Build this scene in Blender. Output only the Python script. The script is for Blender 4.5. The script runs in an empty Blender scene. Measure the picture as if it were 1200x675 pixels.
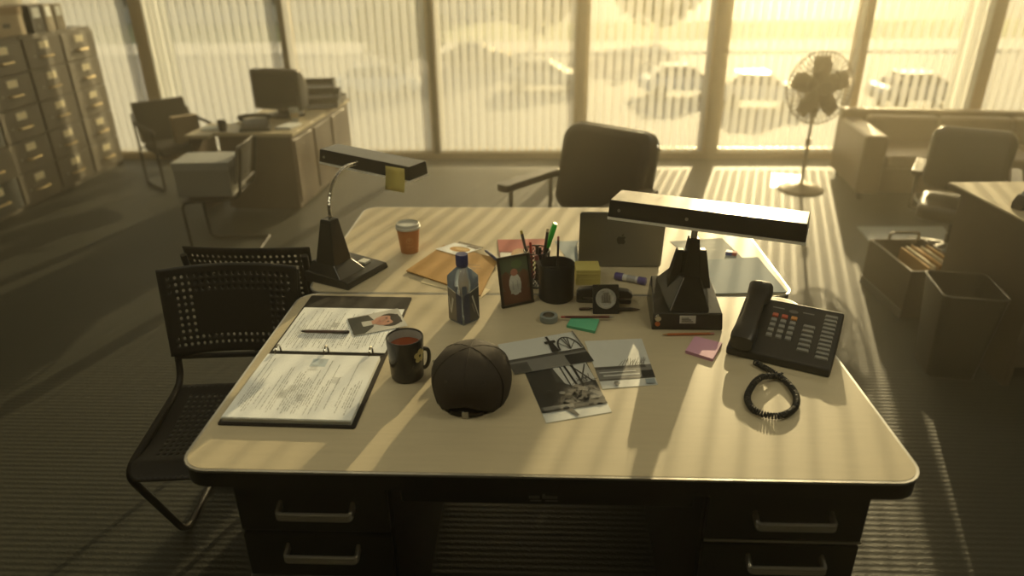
import bpy, bmesh, math, random
from mathutils import Vector, Matrix

random.seed(7)
C = bpy.context.scene.collection
PI = math.pi
rad = math.radians

# ------------------------------------------------------------------ camera maths
F = 825.0; TH = rad(25.0); RO = rad(-.65); YA = rad(2.56); CZ = 1.68
D = .745                                  # desk top height


def ray(px, py):
    x = (px - 600) / F; y = (py - 337.5) / F
    c, s = math.cos(-RO), math.sin(-RO)
    x, y = c * x - s * y, s * x + c * y
    d = (x, math.cos(TH) - y * math.sin(TH), -math.sin(TH) - y * math.cos(TH))
    c, s = math.cos(YA), math.sin(YA)
    return Vector((c * d[0] - s * d[1], s * d[0] + c * d[1], d[2]))


def at(px, py, z):
    """Point of the horizontal plane z that stands at this place of the photograph."""
    d = ray(px, py); t = (z - CZ) / d.z
    return Vector((d.x * t, d.y * t, z))


# ------------------------------------------------------------------ materials
MATS = {}


def mat(name, col, rough=.5, metal=0., var=.06, scale=30., bump=0., bscale=200., spec=.5, **kw):
    if name in MATS:
        return MATS[name]
    m = bpy.data.materials.new(name); m.use_nodes = True
    nt = m.node_tree; b = nt.nodes['Principled BSDF']
    tc = nt.nodes.new('ShaderNodeTexCoord')
    nz = nt.nodes.new('ShaderNodeTexNoise'); nz.inputs['Scale'].default_value = scale; nz.inputs['Detail'].default_value = 3
    nt.links.new(tc.outputs['Object'], nz.inputs['Vector'])
    mx = nt.nodes.new('ShaderNodeMix'); mx.data_type = 'RGBA'
    mx.inputs['A'].default_value = (*[c * (1 - var) for c in col], 1)
    mx.inputs['B'].default_value = (*[min(1, c * (1 + var)) for c in col], 1)
    nt.links.new(nz.outputs['Fac'], mx.inputs['Factor'])
    nt.links.new(mx.outputs['Result'], b.inputs['Base Color'])
    b.inputs['Roughness'].default_value = rough; b.inputs['Metallic'].default_value = metal
    b.inputs['Specular IOR Level'].default_value = spec
    for k, v in kw.items():
        b.inputs[k.replace('_', ' ')].default_value = v
    if bump:
        n2 = nt.nodes.new('ShaderNodeTexNoise'); n2.inputs['Scale'].default_value = bscale
        nt.links.new(tc.outputs['Object'], n2.inputs['Vector'])
        bp = nt.nodes.new('ShaderNodeBump'); bp.inputs['Strength'].default_value = bump; bp.inputs['Distance'].default_value = .002
        nt.links.new(n2.outputs['Fac'], bp.inputs['Height']); nt.links.new(bp.outputs['Normal'], b.inputs['Normal'])
    MATS[name] = m
    return m


def ink(r, g, b, rough=.55):
    return mat('ink_%d_%d_%d' % (r * 100, g * 100, b * 100), (r, g, b), rough, var=.04, spec=.22)


def laminate():
    m = bpy.data.materials.new('laminate'); m.use_nodes = True
    nt = m.node_tree; b = nt.nodes['Principled BSDF']
    tc = nt.nodes.new('ShaderNodeTexCoord'); mp = nt.nodes.new('ShaderNodeMapping')
    mp.inputs['Scale'].default_value = (3, 40, 10)
    nz = nt.nodes.new('ShaderNodeTexNoise'); nz.inputs['Scale'].default_value = 3; nz.inputs['Detail'].default_value = 5
    cr = nt.nodes.new('ShaderNodeValToRGB')
    cr.color_ramp.elements[0].position = .3; cr.color_ramp.elements[0].color = (.515, .448, .305, 1)
    cr.color_ramp.elements[1].position = .7; cr.color_ramp.elements[1].color = (.55, .478, .328, 1)
    nt.links.new(tc.outputs['Object'], mp.inputs['Vector']); nt.links.new(mp.outputs['Vector'], nz.inputs['Vector'])
    nt.links.new(nz.outputs['Fac'], cr.inputs['Fac']); nt.links.new(cr.outputs['Color'], b.inputs['Base Color'])
    b.inputs['Roughness'].default_value = .5; b.inputs['Specular IOR Level'].default_value = .3
    return m


def carpet():
    m = bpy.data.materials.new('carpet'); m.use_nodes = True
    nt = m.node_tree; b = nt.nodes['Principled BSDF']
    tc = nt.nodes.new('ShaderNodeTexCoord')
    wv = nt.nodes.new('ShaderNodeTexWave'); wv.bands_direction = 'Y'; wv.inputs['Scale'].default_value = 13.0
    wv.inputs['Distortion'].default_value = 1.5; wv.inputs['Detail'].default_value = 2; wv.inputs['Detail Scale'].default_value = 6
    nz = nt.nodes.new('ShaderNodeTexNoise'); nz.inputs['Scale'].default_value = 90
    n2 = nt.nodes.new('ShaderNodeTexNoise'); n2.inputs['Scale'].default_value = 1.2
    for n in (wv, nz, n2):
        nt.links.new(tc.outputs['Object'], n.inputs['Vector'])
    mx = nt.nodes.new('ShaderNodeMix'); mx.data_type = 'RGBA'
    mx.inputs['A'].default_value = (.024, .026, .019, 1); mx.inputs['B'].default_value = (.058, .058, .042, 1)
    ad = nt.nodes.new('ShaderNodeMath'); ad.operation = 'MULTIPLY'
    nt.links.new(wv.outputs['Fac'], ad.inputs[0]); nt.links.new(nz.outputs['Fac'], ad.inputs[1])
    nt.links.new(ad.outputs[0], mx.inputs['Factor']); nt.links.new(mx.outputs['Result'], b.inputs['Base Color'])
    b.inputs['Roughness'].default_value = .6; b.inputs['Specular IOR Level'].default_value = .35
    bp = nt.nodes.new('ShaderNodeBump'); bp.inputs['Strength'].default_value = .5; bp.inputs['Distance'].default_value = .004
    nt.links.new(ad.outputs[0], bp.inputs['Height']); nt.links.new(bp.outputs['Normal'], b.inputs['Normal'])
    return m


def glass_pane():
    m = bpy.data.materials.new('window_glass'); m.use_nodes = True
    nt = m.node_tree; nt.nodes.clear()
    o = nt.nodes.new('ShaderNodeOutputMaterial'); mx = nt.nodes.new('ShaderNodeMixShader')
    t = nt.nodes.new('ShaderNodeBsdfTransparent'); g = nt.nodes.new('ShaderNodeBsdfGlossy'); g.inputs['Roughness'].default_value = .02
    t.inputs['Color'].default_value = (.93, .95, .9, 1)
    lw = nt.nodes.new('ShaderNodeLayerWeight'); lw.inputs['Blend'].default_value = .25
    nt.links.new(lw.outputs['Fresnel'], mx.inputs[0]); nt.links.new(t.outputs[0], mx.inputs[1]); nt.links.new(g.outputs[0], mx.inputs[2])
    nt.links.new(mx.outputs[0], o.inputs['Surface'])
    return m


def sheer(name, col, transp, transl):
    m = bpy.data.materials.new(name); m.use_nodes = True
    nt = m.node_tree; nt.nodes.clear()
    o = nt.nodes.new('ShaderNodeOutputMaterial')
    a = nt.nodes.new('ShaderNodeMixShader'); b = nt.nodes.new('ShaderNodeMixShader')
    df = nt.nodes.new('ShaderNodeBsdfDiffuse'); tl = nt.nodes.new('ShaderNodeBsdfTranslucent'); tp = nt.nodes.new('ShaderNodeBsdfTransparent')
    tc = nt.nodes.new('ShaderNodeTexCoord'); nz = nt.nodes.new('ShaderNodeTexNoise'); nz.inputs['Scale'].default_value = 60
    nt.links.new(tc.outputs['Object'], nz.inputs['Vector'])
    mx = nt.nodes.new('ShaderNodeMix'); mx.data_type = 'RGBA'
    mx.inputs['A'].default_value = (*[c * .95 for c in col], 1); mx.inputs['B'].default_value = (*col, 1)
    nt.links.new(nz.outputs['Fac'], mx.inputs['Factor'])
    nt.links.new(mx.outputs['Result'], df.inputs['Color']); nt.links.new(mx.outputs['Result'], tl.inputs['Color'])
    a.inputs[0].default_value = transl; b.inputs[0].default_value = transp
    nt.links.new(df.outputs[0], a.inputs[1]); nt.links.new(tl.outputs[0], a.inputs[2])
    nt.links.new(a.outputs[0], b.inputs[1]); nt.links.new(tp.outputs[0], b.inputs[2])
    nt.links.new(b.outputs[0], o.inputs['Surface'])
    return m


LAM = laminate(); CARPET = carpet(); GLASS = glass_pane()
SLAT = sheer('blind_fabric', (.66, .69, .73), .38, .58)
SHEERC = sheer('bunched_fabric', (.80, .82, .82), .08, .6)
BLACK = mat('black_enamel', (.018, .017, .015), .38, bump=.05)
BLACKP = mat('black_plastic', (.022, .021, .019), .42, bump=.08, bscale=400)
LAMPBLK = mat('lamp_black', (.028, .026, .022), .27, bump=.04, bscale=500)
CHROME = mat('chrome', (.62, .60, .55), .18, 1., var=.02)
STEEL = mat('brushed_steel', (.42, .41, .38), .35, .9, var=.05)
EDGE = mat('edge_metal', (.62, .60, .54), .3, .7, var=.02)
LEATHER = mat('dark_leather', (.045, .036, .026), .42, bump=.25, bscale=60)
FABRIC = mat('dark_fabric', (.05, .045, .036), .85, bump=.4, bscale=300)
SOFA = mat('sofa_leather', (.20, .145, .08), .4, bump=.2, bscale=40)
WHITE = mat('white_paper', (.84, .87, .86), .7, var=.02)
GREYP = mat('grey_paper', (.40, .43, .42), .7, spec=.2, var=.03)
BLUEP = mat('pale_blue_paper', (.27, .33, .37), .7, spec=.2, var=.03)
WALL = mat('painted_wall', (.36, .33, .26), .8, bump=.1, bscale=80)
CEIL = mat('ceiling_tile', (.5, .48, .42), .9)
FRAMEM = mat('window_frame_metal', (.46, .38, .25), .45, .4)
FRAMED = mat('dark_frame_metal', (.10, .08, .05), .45, .4)
BROWNCAB = mat('cabinet_enamel', (.125, .108, .078), .5, bump=.05)
DARKCAB = mat('cabinet_slate_enamel', (.055, .06, .056), .5, bump=.05)
TANCAB = mat('cabinet_tan_enamel', (.17, .15, .11), .5, bump=.05)
DESKB = mat('walnut_panel', (.095, .066, .040), .42, var=.2, scale=14)
CARDB = mat('cardboard', (.28, .21, .12), .8, bump=.1)
MANILA = mat('manila', (.43, .25, .08), .7, spec=.2, var=.08, scale=20)
CREAM = mat('cream_card', (.78, .68, .45), .6)
WOODP = mat('pencil_wood', (.5, .33, .17), .6)
RUBBER = mat('black_rubber', (.02, .02, .018), .6)


# ------------------------------------------------------------------ mesh builder
class MB:
    def __init__(s):
        s.v = []; s.f = []; s.mi = []; s.sm = []; s.M = Matrix.Identity(4)

    def add(s, vs, fs, m=0, smooth=False):
        o = len(s.v); s.v += [s.M @ Vector(p) for p in vs]
        for f in fs:
            s.f.append([i + o for i in f]); s.mi.append(m); s.sm.append(smooth)
        return s

    def box(s, x0, x1, y0, y1, z0, z1, m=0):
        vs = [(x, y, z) for z in (z0, z1) for y in (y0, y1) for x in (x0, x1)]
        return s.add(vs, [(0, 2, 3, 1), (4, 5, 7, 6), (0, 1, 5, 4), (2, 6, 7, 3), (0, 4, 6, 2), (1, 3, 7, 5)], m)

    def cbox(s, c, sz, m=0):
        return s.box(c[0] - sz[0] / 2, c[0] + sz[0] / 2, c[1] - sz[1] / 2, c[1] + sz[1] / 2, c[2] - sz[2] / 2, c[2] + sz[2] / 2, m)

    def hexa(s, bot, top, m=0):                     # two quads (4 points each, same winding)
        return s.add(list(bot) + list(top), [(3, 2, 1, 0), (4, 5, 6, 7)] + [(i, (i + 1) % 4, 4 + (i + 1) % 4, 4 + i) for i in range(4)], m)

    def prism(s, pts, z0, z1, m=0, smooth=False):
        n = len(pts)
        vs = [(x, y, z0) for x, y in pts] + [(x, y, z1) for x, y in pts]
        s.add(vs, [tuple(reversed(range(n))), tuple(range(n, 2 * n))], m)
        o = len(s.v) - 2 * n
        for i in range(n):
            s.f.append([o + i, o + (i + 1) % n, o + n + (i + 1) % n, o + n + i]); s.mi.append(m); s.sm.append(smooth)
        return s

    def poly(s, pts, m=0):
        return s.add(pts, [tuple(range(len(pts)))], m)

    def loft(s, loops, m=0, smooth=True, cap=True):
        n = len(loops[0]); vs = [p for l in loops for p in l]; fs = []
        for k in range(len(loops) - 1):
            for i in range(n):
                fs.append((k * n + i, k * n + (i + 1) % n, (k + 1) * n + (i + 1) % n, (k + 1) * n + i))
        s.add(vs, fs, m, smooth)
        if cap:
            s.add(loops[0], [tuple(reversed(range(n)))], m); s.add(loops[-1], [tuple(range(n))], m)
        return s

    def lathe(s, prof, n=32, c=(0, 0, 0), m=0, cap=False):
        loops = [[(c[0] + r * math.cos(2 * PI * i / n), c[1] + r * math.sin(2 * PI * i / n), c[2] + z) for i in range(n)] for r, z in prof]
        return s.loft(loops, m, True, cap)

    def tube(s, pts, r, n=8, m=0, closed=False):
        P = [Vector(p) for p in pts]; k = len(P); loops = []
        nrm = None
        for i in range(k):
            if closed:
                t = P[(i + 1) % k] - P[i - 1]
            else:
                t = P[min(i + 1, k - 1)] - P[max(i - 1, 0)]
            t.normalize()
            if nrm is None:
                nrm = t.orthogonal().normalized()
            else:
                nrm = (nrm - t * nrm.dot(t)).normalized()
            b = t.cross(nrm)
            rr = r[i] if isinstance(r, (list, tuple)) else r
            loops.append([P[i] + (nrm * math.cos(2 * PI * j / n) + b * math.sin(2 * PI * j / n)) * rr for j in range(n)])
        if closed:
            loops.append(loops[0])
        return s.loft(loops, m, True, not closed)

    def disc(s, c, r, n=24, m=0, rx=None, rot=0):
        rx = rx or r
        return s.poly([(c[0] + rx * math.cos(t) * math.cos(rot) - r * math.sin(t) * math.sin(rot),
                        c[1] + rx * math.cos(t) * math.sin(rot) + r * math.sin(t) * math.cos(rot), c[2]) for t in [2 * PI * i / n for i in range(n)]], m)


def rrect(x0, x1, y0, y1, r, n=6):
    out = []
    for cx, cy, a in ((x1 - r, y1 - r, 0), (x0 + r, y1 - r, 90), (x0 + r, y0 + r, 180), (x1 - r, y0 + r, 270)):
        for i in range(n + 1):
            t = rad(a + 90 * i / n); out.append((cx + r * math.cos(t), cy + r * math.sin(t)))
    return out


def fillet(pts, r, n=5):
    P = [Vector(p) for p in pts]; out = [P[0]]
    for i in range(1, len(P) - 1):
        a = (P[i - 1] - P[i]); b = (P[i + 1] - P[i])
        d = min(r, a.length * .45, b.length * .45)
        p0 = P[i] + a.normalized() * d; p2 = P[i] + b.normalized() * d
        for k in range(n + 1):
            t = k / n; out.append(p0 * (1 - t) ** 2 + P[i] * 2 * t * (1 - t) + p2 * t * t)
    return out + [P[-1]]


def smooth_path(pts, k=6):
    P = [Vector(p) for p in pts]; out = []
    for i in range(len(P) - 1):
        p0 = P[max(i - 1, 0)]; p1 = P[i]; p2 = P[i + 1]; p3 = P[min(i + 2, len(P) - 1)]
        for j in range(k):
            t = j / k
            out.append(.5 * ((2 * p1) + (p2 - p0) * t + (2 * p0 - 5 * p1 + 4 * p2 - p3) * t * t + (3 * p1 - p0 - 3 * p2 + p3) * t ** 3))
    return out + [P[-1]]


def obj(name, mb, mats, parent=None, bevel=0, seg=2, solid=0, wire=0, loc=None, normals=True, auto=40):
    me = bpy.data.meshes.new(name)
    v = mb.v
    if loc is not None:
        v = [p - Vector(loc) for p in v]
    me.from_pydata([tuple(p) for p in v], [], mb.f)
    for m in (mats if isinstance(mats, (list, tuple)) else [mats]):
        me.materials.append(m)
    me.polygons.foreach_set('material_index', mb.mi)
    me.polygons.foreach_set('use_smooth', [x or bevel > 0 for x in mb.sm])
    if normals:
        bm = bmesh.new(); bm.from_mesh(me)
        bmesh.ops.remove_doubles(bm, verts=bm.verts, dist=1e-6)
        bmesh.ops.recalc_face_normals(bm, faces=bm.faces)
        bm.to_mesh(me); bm.free()
    me.set_sharp_from_angle(angle=rad(auto))
    o = bpy.data.objects.new(name, me); C.objects.link(o)
    if parent is not None:
        o.parent = parent
    if loc is not None:
        o.location = loc
    if solid:
        sm = o.modifiers.new('solid', 'SOLIDIFY'); sm.thickness = solid; sm.offset = 0
    if bevel:
        bv = o.modifiers.new('bevel', 'BEVEL'); bv.width = bevel; bv.segments = seg; bv.limit_method = 'ANGLE'; bv.angle_limit = rad(40); bv.harden_normals = True
    if wire:
        w = o.modifiers.new('wire', 'WIREFRAME'); w.thickness = wire; w.use_even_offset = False
    return o


def tag(o, label, cat, group=None, kind=None):
    o['label'] = label; o['category'] = cat
    if group: o['group'] = group
    if kind: o['kind'] = kind
    return o


def thing(name, label, cat, loc=(0, 0, 0), rot=0, group=None, scale=1):
    o = bpy.data.objects.new(name, None); C.objects.link(o)
    o.empty_display_size = .05
    o.location = loc; o.rotation_euler = (0, 0, rot); o.scale = (scale,) * 3
    return tag(o, label, cat, group)


def struct(name, mb, mats, parent=None, **k):
    o = obj(name, mb, mats, parent, **k)
    if parent is None: o['kind'] = 'structure'
    return o


def copy_tree(o, parent=None):
    c = o.copy(); C.objects.link(c)
    if parent is not None: c.parent = parent
    for ch in list(o.children): copy_tree(ch, c)
    return c


# ================================================================== THE SETTING
XL, XR, YB, YW, H = -4.5, 5.2, -2.2, 6.45, 2.7
struct('floor', MB().box(XL - .1, XR + .1, YB - .1, YW + .15, -.1, 0), CARPET)
struct('ceiling', MB().box(XL - .1, XR + .1, YB - .1, YW + .15, H, H + .1), CEIL)
struct('wall_left', MB().box(XL - .1, XL, YB, YW + .15, 0, H), WALL)
struct('wall_right', MB().box(XR, XR + .1, YB, YW + .15, 0, H), WALL)
struct('wall_back', MB().box(XL, XR, YB - .1, YB, 0, H), WALL)
b = MB().box(XL, XR, YW - .02, YW + .1, 0, .06); struct('baseboard_front', b, FRAMEM, bevel=.006)
b = MB().box(XL, XR, YW - .02, YW + .1, 2.58, H); struct('trim_1', b, FRAMEM)
MUL = [-3.52, -2.26, -.965, .345, 1.53, 2.74, 3.78]
MW = [.13, .05, .05, .075, .12, .06, .12]
for i, (x, w) in enumerate(zip(MUL, MW)):
    b = MB().box(x - w / 2, x + w / 2, YW - .05, YW + (.16 if i in (3, 4, 5) else .1), .06, 2.58)
    struct('trim_%d' % (i + 2), b, FRAMED if i in (1, 2) else FRAMEM, bevel=.006)
edges = [XL] + MUL + [XR]
wid = [0] + MW + [0]
for i in range(8):
    x0 = edges[i] + wid[i] / 2; x1 = edges[i + 1] - wid[i + 1] / 2
    r = bpy.data.objects.new('window_%d' % (i + 1), None); C.objects.link(r); r['kind'] = 'structure'; r.location = ((x0 + x1) / 2, YW + .05, .06)
    hw = (x1 - x0) / 2
    obj('pane', MB().box(-hw + .02, hw - .02, -.003, .003, .02, 2.5), GLASS, r)
    f = MB().box(-hw, hw, -.02, .02, 0, .03).box(-hw, hw, -.02, .02, 2.49, 2.52).box(-hw, -hw + .03, -.02, .02, .03, 2.49).box(hw - .03, hw, -.02, .02, .03, 2.49)
    obj('frame', f, FRAMEM, r)

BL = ['sheer vertical blind in the corner bay above the filing cabinets',
      'sheer vertical blind with bunched slats behind the armchair',
      'sheer vertical blind behind the paper trays of the walnut desk',
      'sheer vertical blind in the bay left of the executive chair',
      'sheer vertical blind in the bay right of the executive chair',
      'brightest sheer vertical blind, directly behind the pedestal fan',
      'sheer vertical blind with bunched slats rising behind the sofa',
      'sheer vertical blind in the bay at the far right']
PITCH = .072
for i in range(8):
    x0 = edges[i] + wid[i] / 2 + .01; x1 = edges[i + 1] - wid[i + 1] / 2 - .01
    xm = (x0 + x1) / 2; y = YW - .08
    r = thing('vertical_blind', BL[i], 'blind', (xm, y, .09), 0, 'vertical blinds along the window wall')
    sl = MB(); n = int((x1 - x0) / PITCH)
    for k in range(n):
        cx = x0 - xm + (k + .5) * (x1 - x0) / n
        a = rad(17 + random.uniform(-3, 3)); w = .031
        dx, dy = w * math.cos(a), w * math.sin(a)
        sl.poly([(cx - dx, -dy, .0), (cx, .004, .0), (cx, .004, 2.43), (cx - dx, -dy, 2.43)])
        sl.poly([(cx, .004, .0), (cx + dx, dy, .0), (cx + dx, dy, 2.43), (cx, .004, 2.43)])
    obj('slats', sl, SLAT, r, normals=False)
    obj('head_rail', MB().box(-(x1 - x0) / 2, (x1 - x0) / 2, -.025, .025, 2.43, 2.49), EDGE, r)
    if i in (1, 6):
        st = MB(); xs = (x0 - xm + .02) if i == 1 else (x1 - xm - .24)
        pts = []
        for k in range(41):
            pts.append((xs + .22 * k / 40, -.045 + .022 * math.sin(k * PI / 5.0)))
        for k in range(40):
            st.poly([(pts[k][0], pts[k][1], .0), (pts[k + 1][0], pts[k + 1][1], .0), (pts[k + 1][0], pts[k + 1][1], 2.43), (pts[k][0], pts[k][1], 2.43)])
        obj('bunched_slats', st, SHEERC, r, normals=False)

# ------------------------------------------------------------------ outside, one storey down
GZ = -4.4
ASPH = mat('asphalt', (.20, .19, .17), .75, var=.15, scale=.6)
PAVE = mat('concrete_paving', (.55, .51, .43), .8, var=.1, scale=2)
struct('ground_outside', MB().box(-90, 110, 7.5, 170, GZ - .2, GZ), ASPH)
struct('pavement_outside', MB().box(-90, 110, 13, 24, GZ, GZ + .12).box(-90, 110, 52, 60, GZ, GZ + .12), PAVE)
struct('lawn_outside', MB().box(-90, 110, 60, 78, GZ, GZ + .14), mat('dry_lawn', (.26, .27, .10), .9, var=.2, scale=1))
CARGL = mat('car_glass', (.03, .035, .04), .08)


def car(label, px, py, rot, paint, scale=1.0):
    p = at(px, py, GZ)
    r = thing('car', label, 'car', p, rot, 'cars parked outside the windows', scale)
    prof = [(-2.1, .35), (-2.15, .75), (-1.95, .95), (-1.0, 1.02), (1.15, .95), (2.0, .82), (2.12, .55), (2.05, .33)]
    bd = MB(); L1 = [(x, -.85, z) for x, z in prof]; L2 = [(x, .85, z) for x, z in prof]
    bd.loft([L1, L2], 0, False)
    obj('body', bd, paint, r, bevel=.08, seg=3)
    cp = [(-1.7, .98), (-1.15, 1.44), (.15, 1.46), (1.0, .96)]
    cb = MB().loft([[(x, -.74 + (.12 if z > 1.2 else 0), z) for x, z in cp], [(x, .74 - (.12 if z > 1.2 else 0), z) for x, z in cp]], 0, False)
    obj('windows', cb, CARGL, r, bevel=.05)
    obj('roof', MB().box(-1.2, .2, -.6, .6, 1.43, 1.49), paint, r, bevel=.03)
    for x in (-1.3, 1.3):
        for y in (-.8, .8):
            w = MB(); w.M = Matrix.Translation((x, y, .32)) @ Matrix.Rotation(PI / 2, 4, 'X')
            w.lathe([(.0, -.1), (.2, -.1), (.32, -.08), (.32, .08), (.2, .1), (0, .1)], 20)
            obj('wheel', w, RUBBER, r)
    return r


WHITEC = mat('white_car_paint', (.75, .74, .7), .2, spec=.6)
SILVC = mat('silver_car_paint', (.5, .5, .48), .22, .5)
DARKC = mat('dark_car_paint', (.08, .08, .08), .2)
car('white car parked beyond the blind left of the executive chair', 445, 112, rad(8), WHITEC)
car('silver car beyond the blind just left of the middle window post', 640, 105, rad(-4), SILVC)
car('white car beyond the blind above the executive chair', 800, 112, rad(4), WHITEC)
car('white car beyond the blind, right next to the fan', 890, 124, rad(-6), WHITEC)
car('silver car beyond the blind above the sofa', 1075, 124, rad(5), SILVC)
car('dark car parked farther off beyond the middle blinds', 560, 78, rad(0), DARKC)
LEAF = [mat('leaf_olive', (.17, .18, .05), .7), mat('leaf_dull_green', (.11, .14, .05), .7)]
BARK = mat('bark', (.12, .08, .05), .9)


def tree(label, px, py, h, w, lm):
    p = at(px, py, GZ)
    r = thing('tree', label, 'tree', p, random.uniform(0, 6), 'trees outside the windows')
    obj('trunk', MB().tube([(0, 0, 0), (.05, .02, h * .3), (0, 0, h * .6)], [.14, .11, .06]), BARK, r)
    fo = MB()
    for k in range(900):
        u = random.uniform(-1, 1); t = random.uniform(0, 2 * PI); q = random.uniform(.55, 1) * (1 + .15 * math.sin(3 * t))
        s = math.sqrt(1 - u * u)
        c = Vector((w * q * s * math.cos(t), w * q * s * math.sin(t), h * .62 + h * .38 * q * u))
        d1 = Vector((random.gauss(0, 1), random.gauss(0, 1), random.gauss(0, 1))).normalized() * .28
        d2 = d1.orthogonal().normalized() * .2
        fo.poly([c - d1, c + d2, c + d1, c - d2])
    obj('crown', fo, lm, r, normals=False)


tree('rounded olive tree beyond the blind left of the middle chair', 474, 98, 4.6, 2.4, LEAF[0])
tree('leafy tree beyond the blind, nearest the middle window post', 625, 60, 5.5, 3.0, LEAF[0])
tree('dull green tree beyond the blind left of the fan', 770, 50, 5.5, 3.2, LEAF[1])
hb = thing('low_building', 'long pale building at the back of the car park', 'building', (-28, 84, GZ), rad(3))
obj('facade', MB().box(-30, 24, 0, 12, 0, 6.5), PAVE, hb)
obj('roof', MB().box(-30.5, 24.5, -.5, 12.5, 6.5, 7.1), mat('roof_felt', (.2, .18, .16), .8), hb)
obj('window_band', MB().box(-27, 21, -.06, .05, 1.8, 4.2), CARGL, hb)

# ================================================================== DESKS
TOPX = (-.745, .765)


def make_desk(label, cy):
    """A steel desk around its own middle; the kneehole faces local -y."""
    hd = .42
    r = thing('steel_desk', label, 'desk', (.01, cy, 0), 0, 'two steel desks set back to back')
    hw = .755
    top = rrect(-hw + .006, hw - .006, -hd + .006, hd - .006, .055)
    obj('tabletop', MB().prism(top, D - .03, D), LAM, r)
    band = MB(); pr = [(0, D - .001), (.006, D - .0005), (.006, D - .006), (0, D - .008)]
    loops = []
    for off, z in pr:
        loops.append([(x, y, z) for x, y in rrect(-hw + .006 - off, hw - .006 + off, -hd + .006 - off, hd - .006 + off, .055 + off)])
    loops.append(loops[0]); band.loft(loops, 0, True, False)
    obj('edge_trim', band, EDGE, r)
    ap = MB().prism(rrect(-hw + .003, hw - .003, -hd + .003, hd - .003, .056), D - .045, D - .0075)
    obj('edge_band', ap, BLACK, r)
    for side in (-1, 1):
        x0, x1 = (-.665, -.325) if side < 0 else (.335, .675)
        obj('pedestal', MB().box(x0, x1, -hd + .05, hd - .03, .05, D - .046).box(x0 + .02, x1 - .02, -hd + .07, hd - .05, 0, .05), BLACK, r, bevel=.004)
        for k, (z0, z1) in enumerate(((.555, .69), (.42, .545), (.08, .41))):
            d = obj('drawer', MB().box(x0 + .006, x1 - .006, -hd + .032, -hd + .0495, z0, z1), BLACK, r, bevel=.004)
            obj('drawer_lip', MB().box(x0 + .006, x1 - .006, -hd + .029, -hd + .0325, z0, z0 + .006), EDGE if side > 0 else STEEL, d) if (side, k) in ((1, 0), (-1, 1)) else None
            zc = (.618, .498, .36)[k]; xc = (x0 + x1) / 2 + .012
            hp = fillet([(xc - .078, -hd + .034, zc + .014), (xc - .078, -hd + .004, zc + .004), (xc + .078, -hd + .004, zc + .004), (xc + .078, -hd + .034, zc + .014)], .008)
            hb_ = MB()
            for dz in (-.006, 0, .006):
                hb_.tube([Vector(q) + Vector((0, 0, dz)) for q in hp], .0048, 8)
            obj('handle', hb_, EDGE, d)
    cd = obj('centre_drawer', MB().box(-.30, .31, -hd + .03, hd - .1, .645, D - .046), BLACK, r, bevel=.004)
    pl = MB().box(-.036, .036, -hd + .026, -hd + .0302, .653, .681)
    x = -.031
    for word in ((5, .0042), (7, .0042)):
        for _ in range(word[0]):
            pl.box(x, x + .0034, -hd + .0252, -hd + .0262, .6655, .6725, 1); x += word[1] + .0004
        x += .005
    pl.box(-.029, -.005, -hd + .0252, -hd + .0262, .659, .661, 1).box(.003, .029, -hd + .0252, -hd + .0262, .659, .661, 1)
    pl.poly([(-.004, -hd + .0255, .6735), (.004, -hd + .0255, .6735), (0, -hd + .0255, .679)], 1)
    obj('maker_plate', pl, [mat('plate_dark', (.05, .05, .045), .4, .5), STEEL], cd)
    for side in (-1, 1):
        sx = side * .685
        obj('side_rail', MB().box(sx - .008, sx + .008, -hd + .06, hd - .06, D - .075, D - .0455), BLACK, r)
    return r


d1 = make_desk('nearest steel desk with beige top and black drawers, binder lying on it', 1.535)
d2 = copy_tree(d1)
d2.location = (.02, 2.38, 0); d2.rotation_euler = (0, 0, PI)
d2['label'] = 'farther steel desk with beige top, holding the paper cup and envelope'

# ================================================================== PRINTS / CARDS


def card(name, label, cat, px, z, prints, base=WHITE, th=.0008, group=None, bl=None):
    """A sheet lying flat: px = four photo corners bl, br, tr, tl; prints = [(colour, uv points)]."""
    P = [at(x, y, z) if not isinstance(x, Vector) else x for x, y in px]
    c = sum(P, Vector()) / 4
    def uv(u, v): return P[0] * (1 - u) * (1 - v) + P[1] * u * (1 - v) + P[2] * u * v + P[3] * (1 - u) * v
    m = MB(); mats = [base]
    m.hexa(P, [p + Vector((0, 0, th)) for p in P])
    for k, (col, pts) in enumerate(prints):
        mm = ink(*col) if not hasattr(col, 'node_tree') else col
        if mm not in mats: mats.append(mm)
        m.poly([uv(u, v) + Vector((0, 0, th + .00012 * (k + 1))) for u, v in pts], mats.index(mm))
    o = obj(name, m, mats, loc=c, normals=False)
    return tag(o, label, cat, group)


def ell(cx, cy, rx, ry, n=14):
    return [(cx + rx * math.cos(2 * PI * i / n), cy + ry * math.sin(2 * PI * i / n)) for i in range(n)]


def rc(u0, v0, u1, v1): return [(u0, v0), (u1, v0), (u1, v1), (u0, v1)]


def ln(a, b, w):
    dx, dy = b[0] - a[0], b[1] - a[1]; l = math.hypot(dx, dy); nx, ny = -dy / l * w / 2, dx / l * w / 2
    return [(a[0] + nx, a[1] + ny), (b[0] + nx, b[1] + ny), (b[0] - nx, b[1] - ny), (a[0] - nx, a[1] - ny)]


k1, k2, k3, k4 = (.02, .02, .02), (.06, .06, .055), (.17, .17, .16), (.50, .51, .49)
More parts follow.
